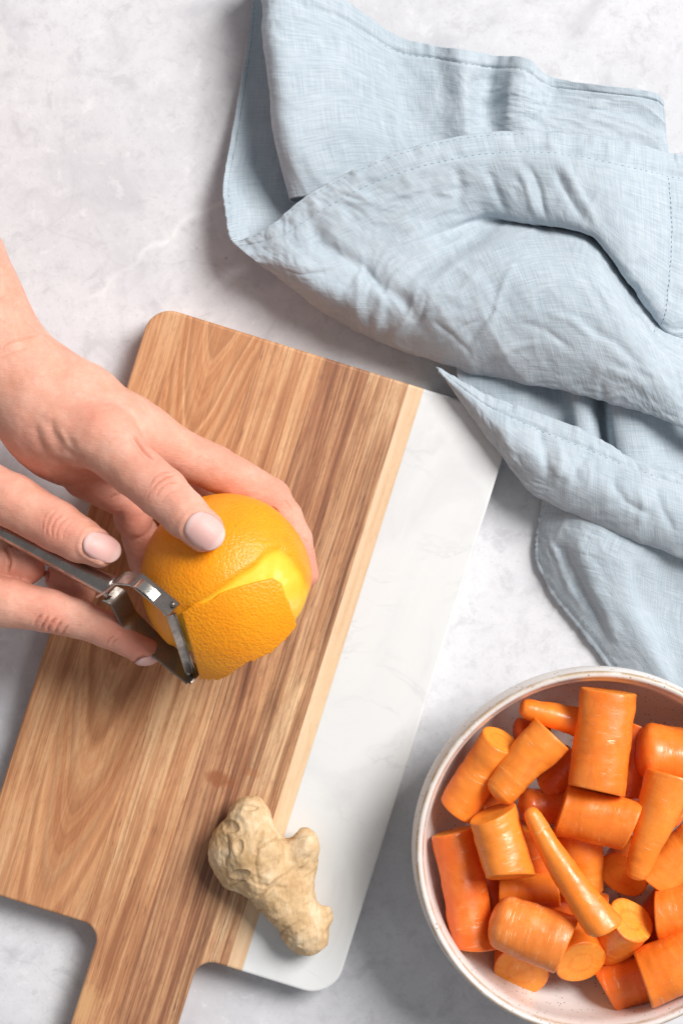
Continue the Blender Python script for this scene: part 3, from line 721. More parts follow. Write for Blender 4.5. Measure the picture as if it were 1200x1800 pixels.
def nail(o, cpx, cz, direc, normal, hl, hwid, parent):
    """a nail plate laid on the finger: centre pixel, axis (picture x right, y down), outward normal, half sizes in cm"""
    me = o.data
    bvh = BVHTree.FromObject(o, bpy.context.evaluated_depsgraph_get())
    Nn = Vector(normal).normalized(); A = Vector((direc[0], -direc[1], 0)); A = (A - Nn * A.dot(Nn)).normalized(); B = Nn.cross(A)
    c0 = Pc(cpx[0], cpx[1], cz)
    hit = bvh.ray_cast(c0 + Nn * 0.03, -Nn)[0]
    if hit is None: print('NAIL MISSED', cpx); return
    nu = 25; us = np.linspace(-1, 1, nu); pts = []; uv = []
    hl *= 0.01; hwid *= 0.01
    # the fold of skin round the nail
    co = get_co(me); no = get_no(me); rel = co - np.array(hit)
    u_ = rel @ np.array(A) / hl; v_ = rel @ np.array(B) / hwid; h_ = rel @ np.array(Nn)
    r_ = (np.abs(u_)**3 + np.abs(v_)**3)**(1/3); near = (np.abs(h_) < 0.009) & (r_ < 1.6) & ((no @ np.array(Nn)) > 0.1)
    side = np.clip(1.25 - np.clip(u_, 0, 2) * 1.3, 0, 1)
    dd = (np.exp(-((r_ - 1.16) / 0.13)**2) * 0.00050 * side - np.clip((1.02 - r_) * 6, 0, 1) * 0.00030) * near
    set_co(me, co + no * dd[:, None])
    bvh = BVHTree.FromObject(o, bpy.context.evaluated_depsgraph_get())
    for i in us:
        for j in us:
            # square -> rounded rectangle
            u = i * math.sqrt(1 - 0.47 * j * j); v = j * math.sqrt(1 - 0.47 * i * i)
            s_ = hit + A * (u * hl) + B * (v * hwid)
            h_ = bvh.ray_cast(s_ + Nn * 0.02, -Nn)[0]
            hh = (h_ - s_).dot(Nn) if h_ is not None and (h_ - s_).length < 0.012 else np.nan
            pts.append((u, v, hh)); uv.append((i, j))
    a = np.array(pts); m = ~np.isnan(a[:, 2]); m &= (np.abs(a[:, 0]) < 0.75)
    B_ = lambda u, v: np.stack([np.ones_like(u), u, v, u*u, v*v], 1)
    co, *_ = np.linalg.lstsq(B_(a[m, 0], a[m, 1]), a[m, 2], rcond=None)
    co[3] = min(co[3] * 0.5, -0.0001); co[4] = min(co[4], -0.0010)
    hh = B_(a[:, 0], a[:, 1]) @ co
    verts = []; fe = []; lu = []
    for (u, v, _), h, (i, j) in zip(pts, hh, uv):
        r = max(abs(i), abs(j)); lift = 0.00042 - 0.00075 * max(0, (r - 0.80) / 0.20) ** 2 * (0.0 if i > 0.6 else 1.0)
        verts.append(hit + A * (u * hl) + B * (v * hwid) + Nn * (h + lift))
        fe.append(np.clip((u - 0.62) * 7, 0, 1)); lu.append(np.clip((-u - 0.55) * 4, 0, 1))
    faces = [(x*nu+y, (x+1)*nu+y, (x+1)*nu+y+1, x*nu+y+1) for x in range(nu-1) for y in range(nu-1)]
    n_ = mesh_obj('fingernail', verts, faces, nailm, parent)
    set_attr(n_.data, 'free_edge', fe); set_attr(n_.data, 'lunula', lu)
    sol = n_.modifiers.new('t', 'SOLIDIFY'); sol.thickness = 0.0006; sol.offset = 0
    return n_

# ------------------------------------------------------------------ orange
OC = Pc(398, 1019, 7.5); OR = 0.0390
orange = empty('orange', (OC.x, OC.y, OC.z - OR)); tag(orange, 'bright whole orange half peeled, held under a thumb above the cutting board', 'orange')
def cube_sphere(n_):
    ax = np.tan(np.linspace(-1, 1, n_) * math.pi / 4); V, Fc = [], []
    for d in range(3):
        for sg in (-1, 1):
            a, b = np.meshgrid(ax, ax, indexing='ij'); p = np.zeros((n_, n_, 3))
            p[..., d] = sg; p[..., (d+1) % 3] = a; p[..., (d+2) % 3] = b
            base = sum(len(x) for x in V); V.append(p.reshape(-1, 3)); ii = np.arange(n_*n_).reshape(n_, n_) + base
            q = np.stack([ii[:-1, :-1], ii[1:, :-1], ii[1:, 1:], ii[:-1, 1:]], -1).reshape(-1, 4)
            Fc.append(q if sg > 0 else q[:, ::-1])
    v = np.concatenate(V); return v / np.linalg.norm(v, axis=1, keepdims=True), np.concatenate(Fc)
dirs, of = cube_sphere(110)
rad = OR * (1 + 0.010 * fbm(dirs, 1.6, 2, 4))
ov = np.array(OC) + dirs * rad[:, None]
q = topx(ov)
edge = [(296, 1090), (322, 1072), (362, 1048), (410, 1018), (452, 988), (476, 966), (494, 962), (512, 978), (530, 1004), (548, 1034), (562, 1060)]
dist, _ = poly_dist(q, edge)
def below(q, line):
    xs = np.array([p[0] for p in line]); ys = np.array([p[1] for p in line])
    return q[:, 1] - np.interp(q[:, 0], xs, ys)
sgn = np.sign(below(q, edge)); sd = dist * sgn + vnoise(ov, 220, 2) * 1.6
front = dirs[:, 2] > -0.35
pith = np.where(front, np.clip(0.5 + sd / 15.0, 0, 1), 0) * np.where(q[:, 0] > 318, 1, np.clip((q[:, 0] - 296) / 22, 0, 1))
core_ = np.clip(sd / 60.0, 0, 1)
depth = np.clip(pith, 0, 1) * 0.0013 + core_ * pith * 0.0016
ov = ov - dirs * depth[:, None]
oo = mesh_obj('fruit', ov - np.array(orange.location), of, None); oo.parent = orange
opm = mat_orange(); oo.data.materials.append(opm)
pv = pith * (0.55 + 0.25 * np.clip(sd / 26, 0, 1) + 0.14 * fbm(ov, 160, 2, 2))
set_attr(oo.data, 'pith', np.clip(pv, 0, 1))
bm = bmesh.new(); bm.from_mesh(oo.data); bmesh.ops.remove_doubles(bm, verts=bm.verts, dist=0.00002); bm.to_mesh(oo.data); bm.free()
oo.data.polygons.foreach_set('use_smooth', [True] * len(oo.data.polygons))

# lifted strip of peel
nu_, nv_ = 150, 100
TL, TR, BR, BL = np.array((318., 1077.)), np.array((489., 1013.)), np.array((528., 1108.)), np.array((352., 1197.))
uu, vv = np.meshgrid(np.linspace(0, 1, nu_), np.linspace(0, 1, nv_))
pp = (TL*(1-uu)[..., None] + TR*uu[..., None])*(1-vv)[..., None] + (BL*(1-uu)[..., None] + BR*uu[..., None])*vv[..., None]
nn = lambda a, sc_, sd_: vnoise(np.stack([a.ravel()*sc_, np.full(a.size, sd_*1.7), np.zeros(a.size)], 1)).reshape(a.shape)
pp[..., 1] += vv**3 * (nn(uu, 7, 1) * 4 + nn(uu, 24, 2) * 2.6 + nn(uu, 60, 5) * 1.4)
pp[..., 1] += vv**2 * (9 * np.sin(np.clip((uu - 0.02) / 0.30, 0, 1) * math.pi) + 17 * np.sin(uu * math.pi))
corner = np.clip(uu - 0.86, 0, 1) / 0.14 * np.clip(0.14 - vv, 0, 1) / 0.14; pp[..., 0] -= corner * 9; pp[..., 1] += corner * 5
corner = np.clip(uu - 0.85, 0, 1) / 0.15 * np.clip(vv - 0.85, 0, 1) / 0.15; pp[..., 0] -= corner * 9; pp[..., 1] -= corner * 6
pp[..., 0] += uu**4 * (nn(vv, 8, 3) * 3) ; pp[..., 1] += (1-vv)**6 * nn(uu, 7, 4) * 4 - (1-vv)**3 * 7 * np.sin(uu * math.pi)
cxy = np.array((398., 1019.))
rr = np.linalg.norm(pp - cxy, axis=-1)
zz = 7.45 + 3.93 * np.sqrt(np.clip(1 - (rr / 186.0)**2, 0.0, 1))
rs = rr / (OR * 100 / 0.0259)
zz = np.where(vv > -1, zz, zz)
top = world_of(np.concatenate([pp, zz[..., None]], -1))
ctr = np.array(OC); dn = ctr - top; dn /= np.linalg.norm(dn, axis=-1, keepdims=True)
mid = top + dn * 0.0007; bot = top + dn * 0.0016
edgef = np.minimum(np.minimum(uu, 1-uu) * nu_, np.minimum(vv, 1-vv) * nv_)
rounding = np.clip(1 - edgef / 2.5, 0, 1)**2 * 0.0005
topr = top + dn * rounding[..., None]
V = np.concatenate([topr.reshape(-1, 3), bot.reshape(-1, 3)]) - np.array(orange.location)
a = np.arange(nu_*nv_).reshape(nv_, nu_); nb_ = nu_*nv_
f1 = np.stack([a[:-1, :-1], a[1:, :-1], a[1:, 1:], a[:-1, 1:]], -1).reshape(-1, 4); f2 = f1[:, ::-1] + nb_
loop = np.concatenate([a[0, :-1], a[:-1, -1], a[-1, :0:-1], a[:0:-1, 0]])
nx = np.roll(loop, -1); f3 = np.stack([loop, nx, nx + nb_, loop + nb_], 1)
ps = mesh_obj('peel_strip', V, np.concatenate([f1, f2, f3]), opm); ps.parent = orange
pa = np.zeros(2*nb_); pa[nb_:] = 0.9; pa[:nb_] = (np.clip(1 - edgef / 1.5, 0, 1) * 0.45).ravel(); set_attr(ps.data, 'pith', pa)
bm = bmesh.new(); bm.from_mesh(ps.data); bmesh.ops.recalc_face_normals(bm, faces=bm.faces); bm.to_mesh(ps.data); bm.free()
tag(ps, 'square lifted strip of peel with a ragged lower edge')

# ------------------------------------------------------------------ hand holding the orange
def bounds(chs, pad=0.012):
    pts = np.array([p for ch in chs for p, r in ch]); rs_ = np.array([r for ch in chs for p, r in ch])[:, None]
    return (pts - rs_).min(0) - pad, (pts + rs_).max(0) + pad
VOX = 0.0007
lh = empty('hand', Pc(105, 740, 1.9)); tag(lh, 'bare hand and forearm gripping the orange, thumb pressed on its top', 'hand')
arm = [c3(-330, 20, 8.6, 3.4), c3(-190, 270, 8.2, 2.95), c3(-85, 468, 7.7, 2.48), c3(14, 648, 7.4, 2.2)]
palm1 = [c3(14, 648, 7.4, 2.2), c3(104, 742, 7.0, 2.5)]
palm2 = [c3(14, 648, 7.4, 2.1), c3(140, 712, 7.3, 1.85), c3(248, 766, 7.3, 1.42)]
palm3 = [c3(104, 742, 6.6, 2.3), c3(126, 782, 6.4, 1.95)]
palm4 = [c3(120, 740, 6.4, 2.2), c3(225, 785, 6.2, 1.6), c3(262, 812, 5.8, 1.2)]
thumb = [c3(80, 735, 8.0, 1.95), c3(178, 768, 9.3, 1.52), c3(240, 828, 10.2, 1.17), c3(287, 868, 10.8, 1.13), c3(325, 905, 11.25, 1.03), c3(361, 936, 11.55, 0.86)]
index = [c3(235, 760, 7.5, 1.42), c3(300, 788, 7.1, 1.15), c3(375, 822, 6.4, 1.06), c3(477, 876, 5.3, 0.95), c3(500, 908, 5.0, 0.84), c3(520, 950, 4.7, 0.78), c3(536, 1010, 4.4, 0.66)]
middle = [c3(255, 800, 5.8, 1.25), c3(325, 870, 4.1, 0.98), c3(415, 945, 2.85, 0.85), c3(470, 1000, 2.75, 0.72)]
ring = [c3(232, 884, 5.3, 0.92), c3(234, 912, 4.7, 0.93)]
ring_end = [c3(246, 938, 4.1, 0.88), c3(258, 985, 3.4, 0.84), c3(316, 1028, 2.75, 0.76)]
pinky = [c3(150, 836, 5.9, 1.12), c3(206, 868, 5.5, 0.98)]
chs = [arm, palm1, palm2, palm3, palm4, thumb, index, middle, ring, ring_end, pinky]
lo_, hi_ = bounds(chs)
sd1 = SDF(lo_, hi_, VOX)
sd1.chain(arm, 0.003); sd1.chain(palm1, 0.006); sd1.chain(palm2, 0.007); sd1.chain(palm3, 0.006); sd1.chain(palm4, 0.008)
body = sd1.F.copy()
for ch, k in ((thumb, 0.009), (index, 0.007), (middle, 0.006), (ring, 0.0012), (ring_end, 0.0012), (pinky, 0.0015)):
    sd1.F = np.minimum(sd1.F, sd1.limb(ch, body, k))
hand1 = organic('skin', sd1, skin, lh)
cre1 = [([(268, 862), (276, 848), (290, 838), (306, 836)], 1.7, 0.40, 9), ([(274, 874), (281, 860), (294, 850), (312, 848)], 1.4, 0.32, 9),
        ([(262, 852), (270, 838), (284, 829), (298, 828)], 1.3, 0.22, 9), ([(280, 888), (287, 876), (300, 866), (314, 862)], 1.2, 0.20, 9),
        ([(256, 880), (262, 868), (268, 858)], 1.2, 0.18, 9), ([(270, 846), (282, 845), (294, 842)], 1.0, 0.15, 9),
        ([(234, 762), (242, 778), (254, 794), (270, 808)], 2.2, 0.9, 6),
        ([(88, 735), (94, 762), (112, 790), (132, 806)], 7.0, 0.42, 6), ([(116, 768), (130, 796), (152, 818)], 6.0, 0.36, 6), ([(104, 752), (120, 782), (142, 804)], 4.0, -0.22, 6),
        ([(60, 745), (66, 770), (82, 797)], 7.0, 0.28, 6), ([(98, 802), (125, 826), (162, 840)], 6.0, 0.32, 6),
        ([(2, 612), (20, 602), (45, 596), (70, 590)], 2.2, 0.22, 6), ([(0, 632), (25, 620), (55, 612)], 1.8, 0.16, 6),
        ([(500, 878), (508, 886), (514, 898)], 1.5, 0.25, 3), ([(524, 950), (533, 948), (542, 952)], 1.3, 0.2, 3),
        ([(478, 892), (486, 900), (488, 912)], 2.0, 0.5, 3), ([(190, 880), (200, 872), (214, 868)], 2, .4, 3)]
blo1 = [(290, 850, 34, .35), (365, 945, 40, .30), (165, 735, 34, .38), (545, 1010, 60, .45), (480, 880, 50, .25), (255, 785, 26, .35), (220, 910, 60, .35), (400, 830, 70, .15), (40, 780, 60, .25)]
finish_skin(hand1, cre1, blo1)
nail(hand1, (359, 933), 11.6, (0.80, 0.60), (0.12, -0.02, 1.0), 0.90, 0.74, lh)

# ------------------------------------------------------------------ hand with the peeler
rh = empty('hand', Pc(-130, 980, 1.9)); tag(rh, 'bare hand pinching the peeler handle between thumb and index finger', 'hand')
arm = [c3(-520, 930, 7.0, 3.0), c3(-330, 950, 6.4, 2.3)]
palm = [c3(-330, 950, 6.4, 2.25), c3(-200, 935, 6.4, 2.3), c3(-110, 985, 6.0, 1.7)]
palm2 = [c3(-250, 960, 5.6, 2.1), c3(-120, 1010, 5.6, 1.7)]
thumb = [c3(-200, 850, 7.0, 1.9), c3(-80, 838, 7.6, 1.5), c3(20, 880, 8.2, 1.22), c3(98, 924, 8.7, 1.13), c3(140, 948, 8.95, 1.02), c3(174, 967, 9.1, 0.84)]
index = [c3(-150, 1010, 6.6, 1.5), c3(-60, 1050, 6.9, 1.28), c3(20, 1060, 7.1, 1.12), c3(85, 1074, 7.1, 1.02), c3(140, 1088, 7.0, 0.88), c3(190, 1107, 6.9, 0.82), c3(257, 1144, 6.7, 0.66)]
middle = [c3(-130, 1000, 5.4, 1.3), c3(-40, 982, 6.0, 1.0), c3(46, 997, 6.3, 0.88)]
middle_end = [c3(104, 1016, 5.8, 0.70), c3(146, 1040, 5.7, 0.62)]
ring = [c3(-150, 980, 4.8, 1.3), c3(-60, 950, 5.4, 1.0), c3(2, 958, 6.0, 0.80)]
pinky = [c3(-170, 960, 4.3, 1.2), c3(-100, 930, 4.0, 0.9), c3(-30, 940, 4.0, 0.75)]
chs = [arm, palm, palm2, thumb, index, middle, middle_end, ring, pinky]
lo_, hi_ = bounds(chs)
sd2 = SDF(lo_, hi_, VOX)
sd2.chain(arm, 0.004); sd2.chain(palm, 0.008); sd2.chain(palm2, 0.008)
body = sd2.F.copy()
for ch, k in ((thumb, 0.009), (index, 0.008), (middle, 0.004), (middle_end, 0.001), (ring, 0.003), (pinky, 0.003)):
    sd2.F = np.minimum(sd2.F, sd2.limb(ch, body, k))
hand2 = organic('skin', sd2, skin, rh)
cre2 = [([(92, 944), (91, 930), (98, 914), (112, 902)], 1.7, 0.42, 6), ([(100, 948), (101, 934), (108, 920), (122, 908)], 1.4, 0.32, 6),
        ([(82, 940), (82, 926), (88, 910), (100, 897)], 1.4, 0.28, 6), ([(110, 952), (112, 938), (120, 924), (130, 914)], 1.1, 0.2, 6),
        ([(74, 932), (76, 916), (82, 902)], 1.1, 0.18, 6),
        ([(60, 1100), (66, 1088), (74, 1080)], 2.0, 0.42, 5), ([(72, 1108), (78, 1094), (86, 1084)], 2.2, 0.6, 5), ([(84, 1112), (89, 1098), (97, 1088)], 2.2, 0.6, 5),
        ([(97, 1114), (101, 1101), (108, 1092)], 2.0, 0.5, 5), ([(110, 1116), (113, 1106), (120, 1098)], 1.6, 0.4, 5),
        ([(186, 1132), (192, 1124), (200, 1118)], 1.6, 0.4, 5), ([(196, 1136), (201, 1128), (208, 1122)], 1.4, 0.3, 5),
        ([(8, 962), (16, 974), (18, 990), (12, 1006)], 2.6, 1.0, 3), ([(78, 982), (83, 996), (82, 1012), (76, 1026)], 2.8, 1.1, 3)]
blo2 = [(100, 925, 40, .45), (180, 965, 36, .42), (90, 1095, 34, .5), (255, 1140, 50, .55), (60, 1000, 60, .45), (200, 1110, 40, .25), (10, 880, 40, .2)]
finish_skin(hand2, cre2, blo2)
nail(hand2, (180, 963), 9.2, (0.92, 0.39), (0.10, 0.08, 1.0), 0.86, 0.62, rh)
nail(hand2, (262, 1156), 6.7, (0.86, 0.50), (0.25, -0.72, 0.50), 0.66, 0.50, rh)

# ------------------------------------------------------------------ peeler
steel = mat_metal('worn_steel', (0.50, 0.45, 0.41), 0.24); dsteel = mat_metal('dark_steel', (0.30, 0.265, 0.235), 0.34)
pe0 = Pc(195, 1032, 8.9)
peel = empty('vegetable_peeler', Pc(100, 985, 5.0)); tag(peel, 'worn steel peeler with a blade set across two arms, cutting the orange', 'peeler')
dvec = (Pc(320, 1130, 9.4) - Pc(185, 1045, 7.6)).normalized()
bvec = (Pc(341, 1188, 7.6) - Pc(306, 1074, 11.3)).normalized()
nvec = dvec.cross(bvec).normalized()
def strip(name, pts, width, thick, mat, parent, wdir=None, sub=6, taper=1.0, crisp=0):
    """a bent flat metal strip: centre line, width along wdir"""
    pts = [np.array(p) for p in pts]
    if crisp:                 # straight runs with tight bends
        path = [pts[0]]
        for k_ in range(1, len(pts) - 1):
            a_, b_ = pts[k_-1] - pts[k_], pts[k_+1] - pts[k_]; a_ = a_ / np.linalg.norm(a_) * crisp; b_ = b_ / np.linalg.norm(b_) * crisp
            for t_ in (0, .25, .5, .75, 1): path.append(pts[k_] + a_ * (1 - t_)**2 + b_ * t_**2)
        path.append(pts[-1]); path = np.array(path)
    else: path = catmull(np.array(pts), (len(pts) - 1) * sub + 1)
    wd = Vector(wdir or nvec).normalized(); verts, faces = [], []
    m = len(path)
    for i in range(m):
        tg = Vector(path[min(i+1, m-1)] - path[max(i-1, 0)]).normalized()
        up = tg.cross(wd).normalized(); ww = wd
        c = Vector(path[i]); hw_, ht = width / 2 * (min(1.0, taper + (1 - taper) * i / (0.3 * m))), thick / 2
        for (a_, b_) in ((-1, -.4), (-1, .4), (-.92, 1), (.92, 1), (1, .4), (1, -.4), (.92, -1), (-.92, -1)):
            verts.append(c + ww * hw_ * a_ + up * ht * b_)
    for i in range(m - 1):
        for j in range(8): faces.append((i*8+j, i*8+(j+1) % 8, i*8+8+(j+1) % 8, i*8+8+j))
    faces.append(tuple(range(7, -1, -1))); faces.append(tuple((m-1)*8 + j for j in range(8)))
    o = mesh_obj(name, verts, faces, mat, parent, smooth=False)
    return o
# rolled sheet handle (open channel)
def channel(name, pts, r0, r1, a0, a1, thick, mat, parent):
    pts = [np.array(p) for p in pts]; path = catmull(np.array(pts), 40); verts, faces = [], []
    m = len(path); k = 25
    for i in range(m):
        tg = Vector(path[min(i+1, m-1)] - path[max(i-1, 0)]).normalized()
        sx = tg.cross(Vector((0, 0, 1))).normalized(); up = sx.cross(tg)
        r = r0 + (r1 - r0) * i / (m - 1)
        for rr_ in (r, r - thick):
            for j in range(k):
                an = math.radians(a0 + (a1 - a0) * j / (k - 1))
                verts.append(Vector(path[i]) + sx * rr_ * math.cos(an) + up * rr_ * math.sin(an))
    for i in range(m - 1):
        b = i * 2 * k; c = b + 2 * k
        for j in range(k - 1):
            faces.append((b+j, b+j+1, c+j+1, c+j)); faces.append((b+k+j+1, b+k+j, c+k+j, c+k+j+1))
        faces.append((b, c, c+k, b+k)); faces.append((b+k-1, b+2*k-1, c+2*k-1, c+k-1))
    for b, fl in ((0, 0), ((m-1)*2*k, 1)):
        for j in range(k - 1):
            f = (b+j, b+k+j, b+k+j+1, b+j+1); faces.append(f if not fl else f[::-1])
    return mesh_obj(name, verts, faces, mat, parent)
channel('handle', [Pc(-150, 856, 6.2), Pc(-40, 910, 6.8), Pc(70, 967, 7.5), Pc(150, 1008, 8.1), Pc(200, 1034, 8.5)], 0.0036, 0.0054, -50, 228, 0.0009, mat_metal('handle_steel', (0.42, 0.37, 0.34), 0.22), peel)
u_ = strip('upper_arm', [Pc(180, 1040, 8.3), Pc(196, 1030, 9.0), Pc(213, 1016, 9.9), Pc(240, 1018, 10.4), Pc(306, 1072, 11.35)], 0.0082, 0.0012, steel, peel, crisp=0.0018)
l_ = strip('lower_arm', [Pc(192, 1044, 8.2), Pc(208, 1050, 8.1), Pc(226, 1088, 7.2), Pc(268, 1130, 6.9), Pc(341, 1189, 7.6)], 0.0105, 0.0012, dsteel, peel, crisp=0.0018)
ob = -bvec
strip('eye_gouge', [Vector(Pc(240, 1026, 10.45)) + ob*0.0005, Vector(Pc(248, 1032, 10.6)) + ob*0.0026, Vector(Pc(258, 1040, 10.75)) + ob*0.0032, Vector(Pc(268, 1047, 10.9)) + ob*0.0022, Vector(Pc(276, 1052, 11.0)) + ob*0.0005], 0.0050, 0.0008, mat_metal('bright_steel', (0.80, 0.77, 0.70), 0.16), peel)
bl = strip('blade', [Pc(301, 1080, 11.0), Pc(312, 1112, 10.0), Pc(323, 1145, 8.9), Pc(334, 1180, 7.9)], 0.0046, 0.0009, steel, peel, wdir=(nvec + dvec * 0.75))
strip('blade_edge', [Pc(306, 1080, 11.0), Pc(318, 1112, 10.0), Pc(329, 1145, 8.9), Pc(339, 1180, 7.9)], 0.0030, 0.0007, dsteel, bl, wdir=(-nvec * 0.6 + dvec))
def rivet(p, axis, r, h, mat):
    ax_ = Vector(axis).normalized(); e1 = ax_.orthogonal().normalized(); e2 = ax_.cross(e1); verts, faces = [], []
    prof = [(1, -1), (1, 0), (0.85, .6), (0.5, .92), (0.0001, 1)]
    for (rr_, hh_) in prof:
        for j in range(16):
            a_ = j * math.pi / 8; verts.append(Vector(p) + (e1 * math.cos(a_) + e2 * math.sin(a_)) * r * rr_ + ax_ * h * hh_)
    for i in range(len(prof) - 1):
        for j in range(16): faces.append((i*16+j, i*16+(j+1) % 16, i*16+16+(j+1) % 16, i*16+16+j))
    return mesh_obj('rivet', verts, faces, mat, peel)
rivet(Pc(292, 1076, 11.25) + ob*0.0006, ob, 0.0016, 0.0011, steel)
rivet(Pc(304, 1063, 11.35) + ob*0.0006, ob, 0.0013, 0.0009, dsteel)
rivet(Pc(333, 1184, 7.6) + ob*0.0007, ob, 0.0016, 0.0012, steel)
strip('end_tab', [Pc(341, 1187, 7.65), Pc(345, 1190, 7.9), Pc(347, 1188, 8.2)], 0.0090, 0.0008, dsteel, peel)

# ------------------------------------------------------------------ ginger
gin = empty('ginger_root', Pc(470, 1540, 1.8)); tag(gin, 'knobbly tan piece of ginger root lying across the wood and marble', 'ginger')
g1 = [c3(438, 1440, 3.0, 1.08), c3(445, 1495, 3.15, 1.45), c3(468, 1545, 3.05, 1.20), c3(504, 1592, 2.95, 1.02), c3(534, 1632, 2.85, 1.02), c3(543, 1646, 2.75, 0.92)]
g2 = [c3(408, 1474, 2.9, 0.92), c3(408, 1504, 2.85, 1.02), c3(420, 1532, 2.85, 0.95)]
g3 = [c3(480, 1512, 2.9, 0.8), c3(518, 1508, 2.85, 0.70), c3(534, 1490, 3.05, 0.60), c3(536, 1472, 3.2, 0.48)]
g3b = [c3(516, 1505, 2.8, 0.75), c3(536, 1520, 2.75, 0.65)]
g4 = [c3(548, 1622, 2.8, 0.65), c3(568, 1608, 2.85, 0.40), c3(573, 1602, 2.9, 0.30)]
g5 = [c3(428, 1424, 3.05, 0.55), c3(446, 1416, 3.1, 0.42)]
g6 = [c3(482, 1545, 3.0, 0.95), c3(518, 1560, 2.8, 0.78), c3(528, 1600, 2.8, 0.85)]
chs = [g1, g2, g3, g3b, g4, g5, g6]; lo_, hi_ = bounds(chs)
sg = SDF(lo_, hi_, 0.0006)
sg.chain(g1, 0.005)
for ch, k in ((g2, .004), (g3, .0035), (g3b, .004), (g4, .003), (g5, .003), (g6, .006)): sg.chain(ch, k)
go = organic('root_body', sg, mat_ginger(), gin, 3)
me = go.data; co = get_co(me); no = get_no(me); q = topx(co)
dsp = fbm(co, 80, 3, 12) * 0.0008 + (0.4 - np.abs(fbm(co, 130, 2, 30))) * 0.0007 + fbm(co, 420, 2, 7) * 0.00022
ring_ = np.zeros(len(co)); scar = np.zeros(len(co))
axl = [(438, 1420), (445, 1495), (466, 1545), (502, 1592), (544, 1660)]
d_, t_ = poly_dist(q, axl)
tt = t_ + 0.012 * vnoise(co, 160, 3)
for (c_, s_, dp) in ((0.20, .010, .4), (0.44, .008, .45), (0.56, .010, .7), (0.60, .006, .4), (0.67, .006, .35), (0.74, .006, .3), (0.80, .007, .3), (0.86, .007, .4), (0.91, .006, .3)):
    gsn = np.exp(-((tt - c_) / s_)**2) * np.clip(0.35 + vnoise(co, 130, c_ * 50), 0, 1); dsp -= gsn * dp * 0.001; ring_ = np.maximum(ring_, gsn * 0.8)
for (x, y, rx, ry) in ((406, 1454, 15, 13), (423, 1536, 19, 9), (420, 1488, 9, 15), (440, 1421, 15, 6)):
    e_ = np.sqrt(((q[:, 0]-x)/rx)**2 + ((q[:, 1]-y)/ry)**2) + 0.12 * vnoise(co, 300, 4)
    up = no[:, 2] > 0
    dsp -= np.where(up, np.clip(1 - e_**2, 0, 1) * 0.0011, 0); rim_ = np.exp(-((e_ - 1.0) / 0.18)**2) * up
    dsp += rim_ * 0.0004; ring_ = np.maximum(ring_, np.exp(-((e_ - 0.85) / 0.12)**2) * up * 0.7); scar = np.maximum(scar, np.clip(1.1 - e_, 0, 1) * up)
lines = [[(462, 1460), (452, 1490), (448, 1520), (456, 1550)], [(400, 1470), (404, 1500), (396, 1520)], [(448, 1498), (470, 1480), (486, 1474)], [(440, 1545), (470, 1560), (500, 1558)], [(455, 1575), (468, 1560), (482, 1555)]]
for L in lines:
    d_, t2 = poly_dist(q + np.stack([vnoise(co, 250, 3), vnoise(co, 250, 9)], 1) * 3, L)
    gsn = np.exp(-(d_ / 2.4)**2) * (no[:, 2] > 0); dsp -= gsn * 0.0006; ring_ = np.maximum(ring_, gsn * 0.55)
co = co + no * dsp[:, None]; co[:, 2] = np.maximum(co[:, 2], BT + 0.0003)
set_co(me, co); set_attr(me, 'ring', np.clip(ring_, 0, 1)); set_attr(me, 'scar', np.clip(scar, 0, 1))

# ------------------------------------------------------------------ bowl
BR_ = 321 * S * (1 - 0.066); bc = Pc(1052, 1500, 6.6)
bowl = empty('bowl', (bc.x, bc.y, 0)); tag(bowl, 'round speckled off-white stoneware bowl with a tan rim holding cut carrots', 'bowl')
prof = [(0.0, 0.0035), (0.030, 0.0035), (0.0335, 0.0006), (0.0385, 0.0006), (0.041, 0.004), (0.055, 0.0085), (0.068, 0.0185), (0.078, 0.0340), (0.0852, 0.0520), (BR_ - 0.0008, 0.0630), (BR_, 0.0655), (BR_ - 0.0006, 0.0668), (BR_ - 0.0016, 0.0672), (BR_ - 0.0026, 0.0667), (BR_ - 0.0034, 0.0650), (BR_ - 0.0052, 0.0590), (0.0775, 0.0440), (0.0705, 0.0290), (0.0600, 0.0175), (0.0450, 0.0105), (0.0250, 0.0082), (0.0, 0.0078)]
prof = np.array(prof); prof_s = catmull(prof, 200); prof_s[:, 0] = np.maximum(prof_s[:, 0], 0)
ns = 160; ang = np.linspace(0, 2*math.pi, ns, endpoint=False)
wob = 1 + 0.004 * np.sin(ang * 2 + 1) + 0.0025 * np.sin(ang * 5)
V = np.stack([prof_s[:, 0][:, None] * np.cos(ang) * wob, prof_s[:, 0][:, None] * np.sin(ang) * wob, np.repeat(prof_s[:, 1][:, None], ns, 1) + 0.0005 * np.sin(ang * 3) * (prof_s[:, 1][:, None] / 0.066)], -1).reshape(-1, 3)
a = np.arange(200*ns).reshape(200, ns); a2 = np.roll(a, -1, 1)
f = np.stack([a[:-1], a2[:-1], a2[1:], a[1:]], -1).reshape(-1, 4)
bo_ = mesh_obj('bowl_body', V, f, mat_glaze()); bo_.parent = bowl
rimv = np.exp(-((prof_s[:, 0] - (BR_ - 0.0004)) / 0.0012)**2) * np.exp(-((prof_s[:, 1] - 0.0660) / 0.0022)**2) * 0.95
inn = np.zeros(200); i_in = np.argmax(prof_s[:, 1]); inn[i_in:] = np.exp(-((prof_s[i_in:, 1] - 0.0648) / 0.0010)**2) * 0.75
set_attr(bo_.data, 'rim', np.repeat(np.maximum(rimv, inn), ns))

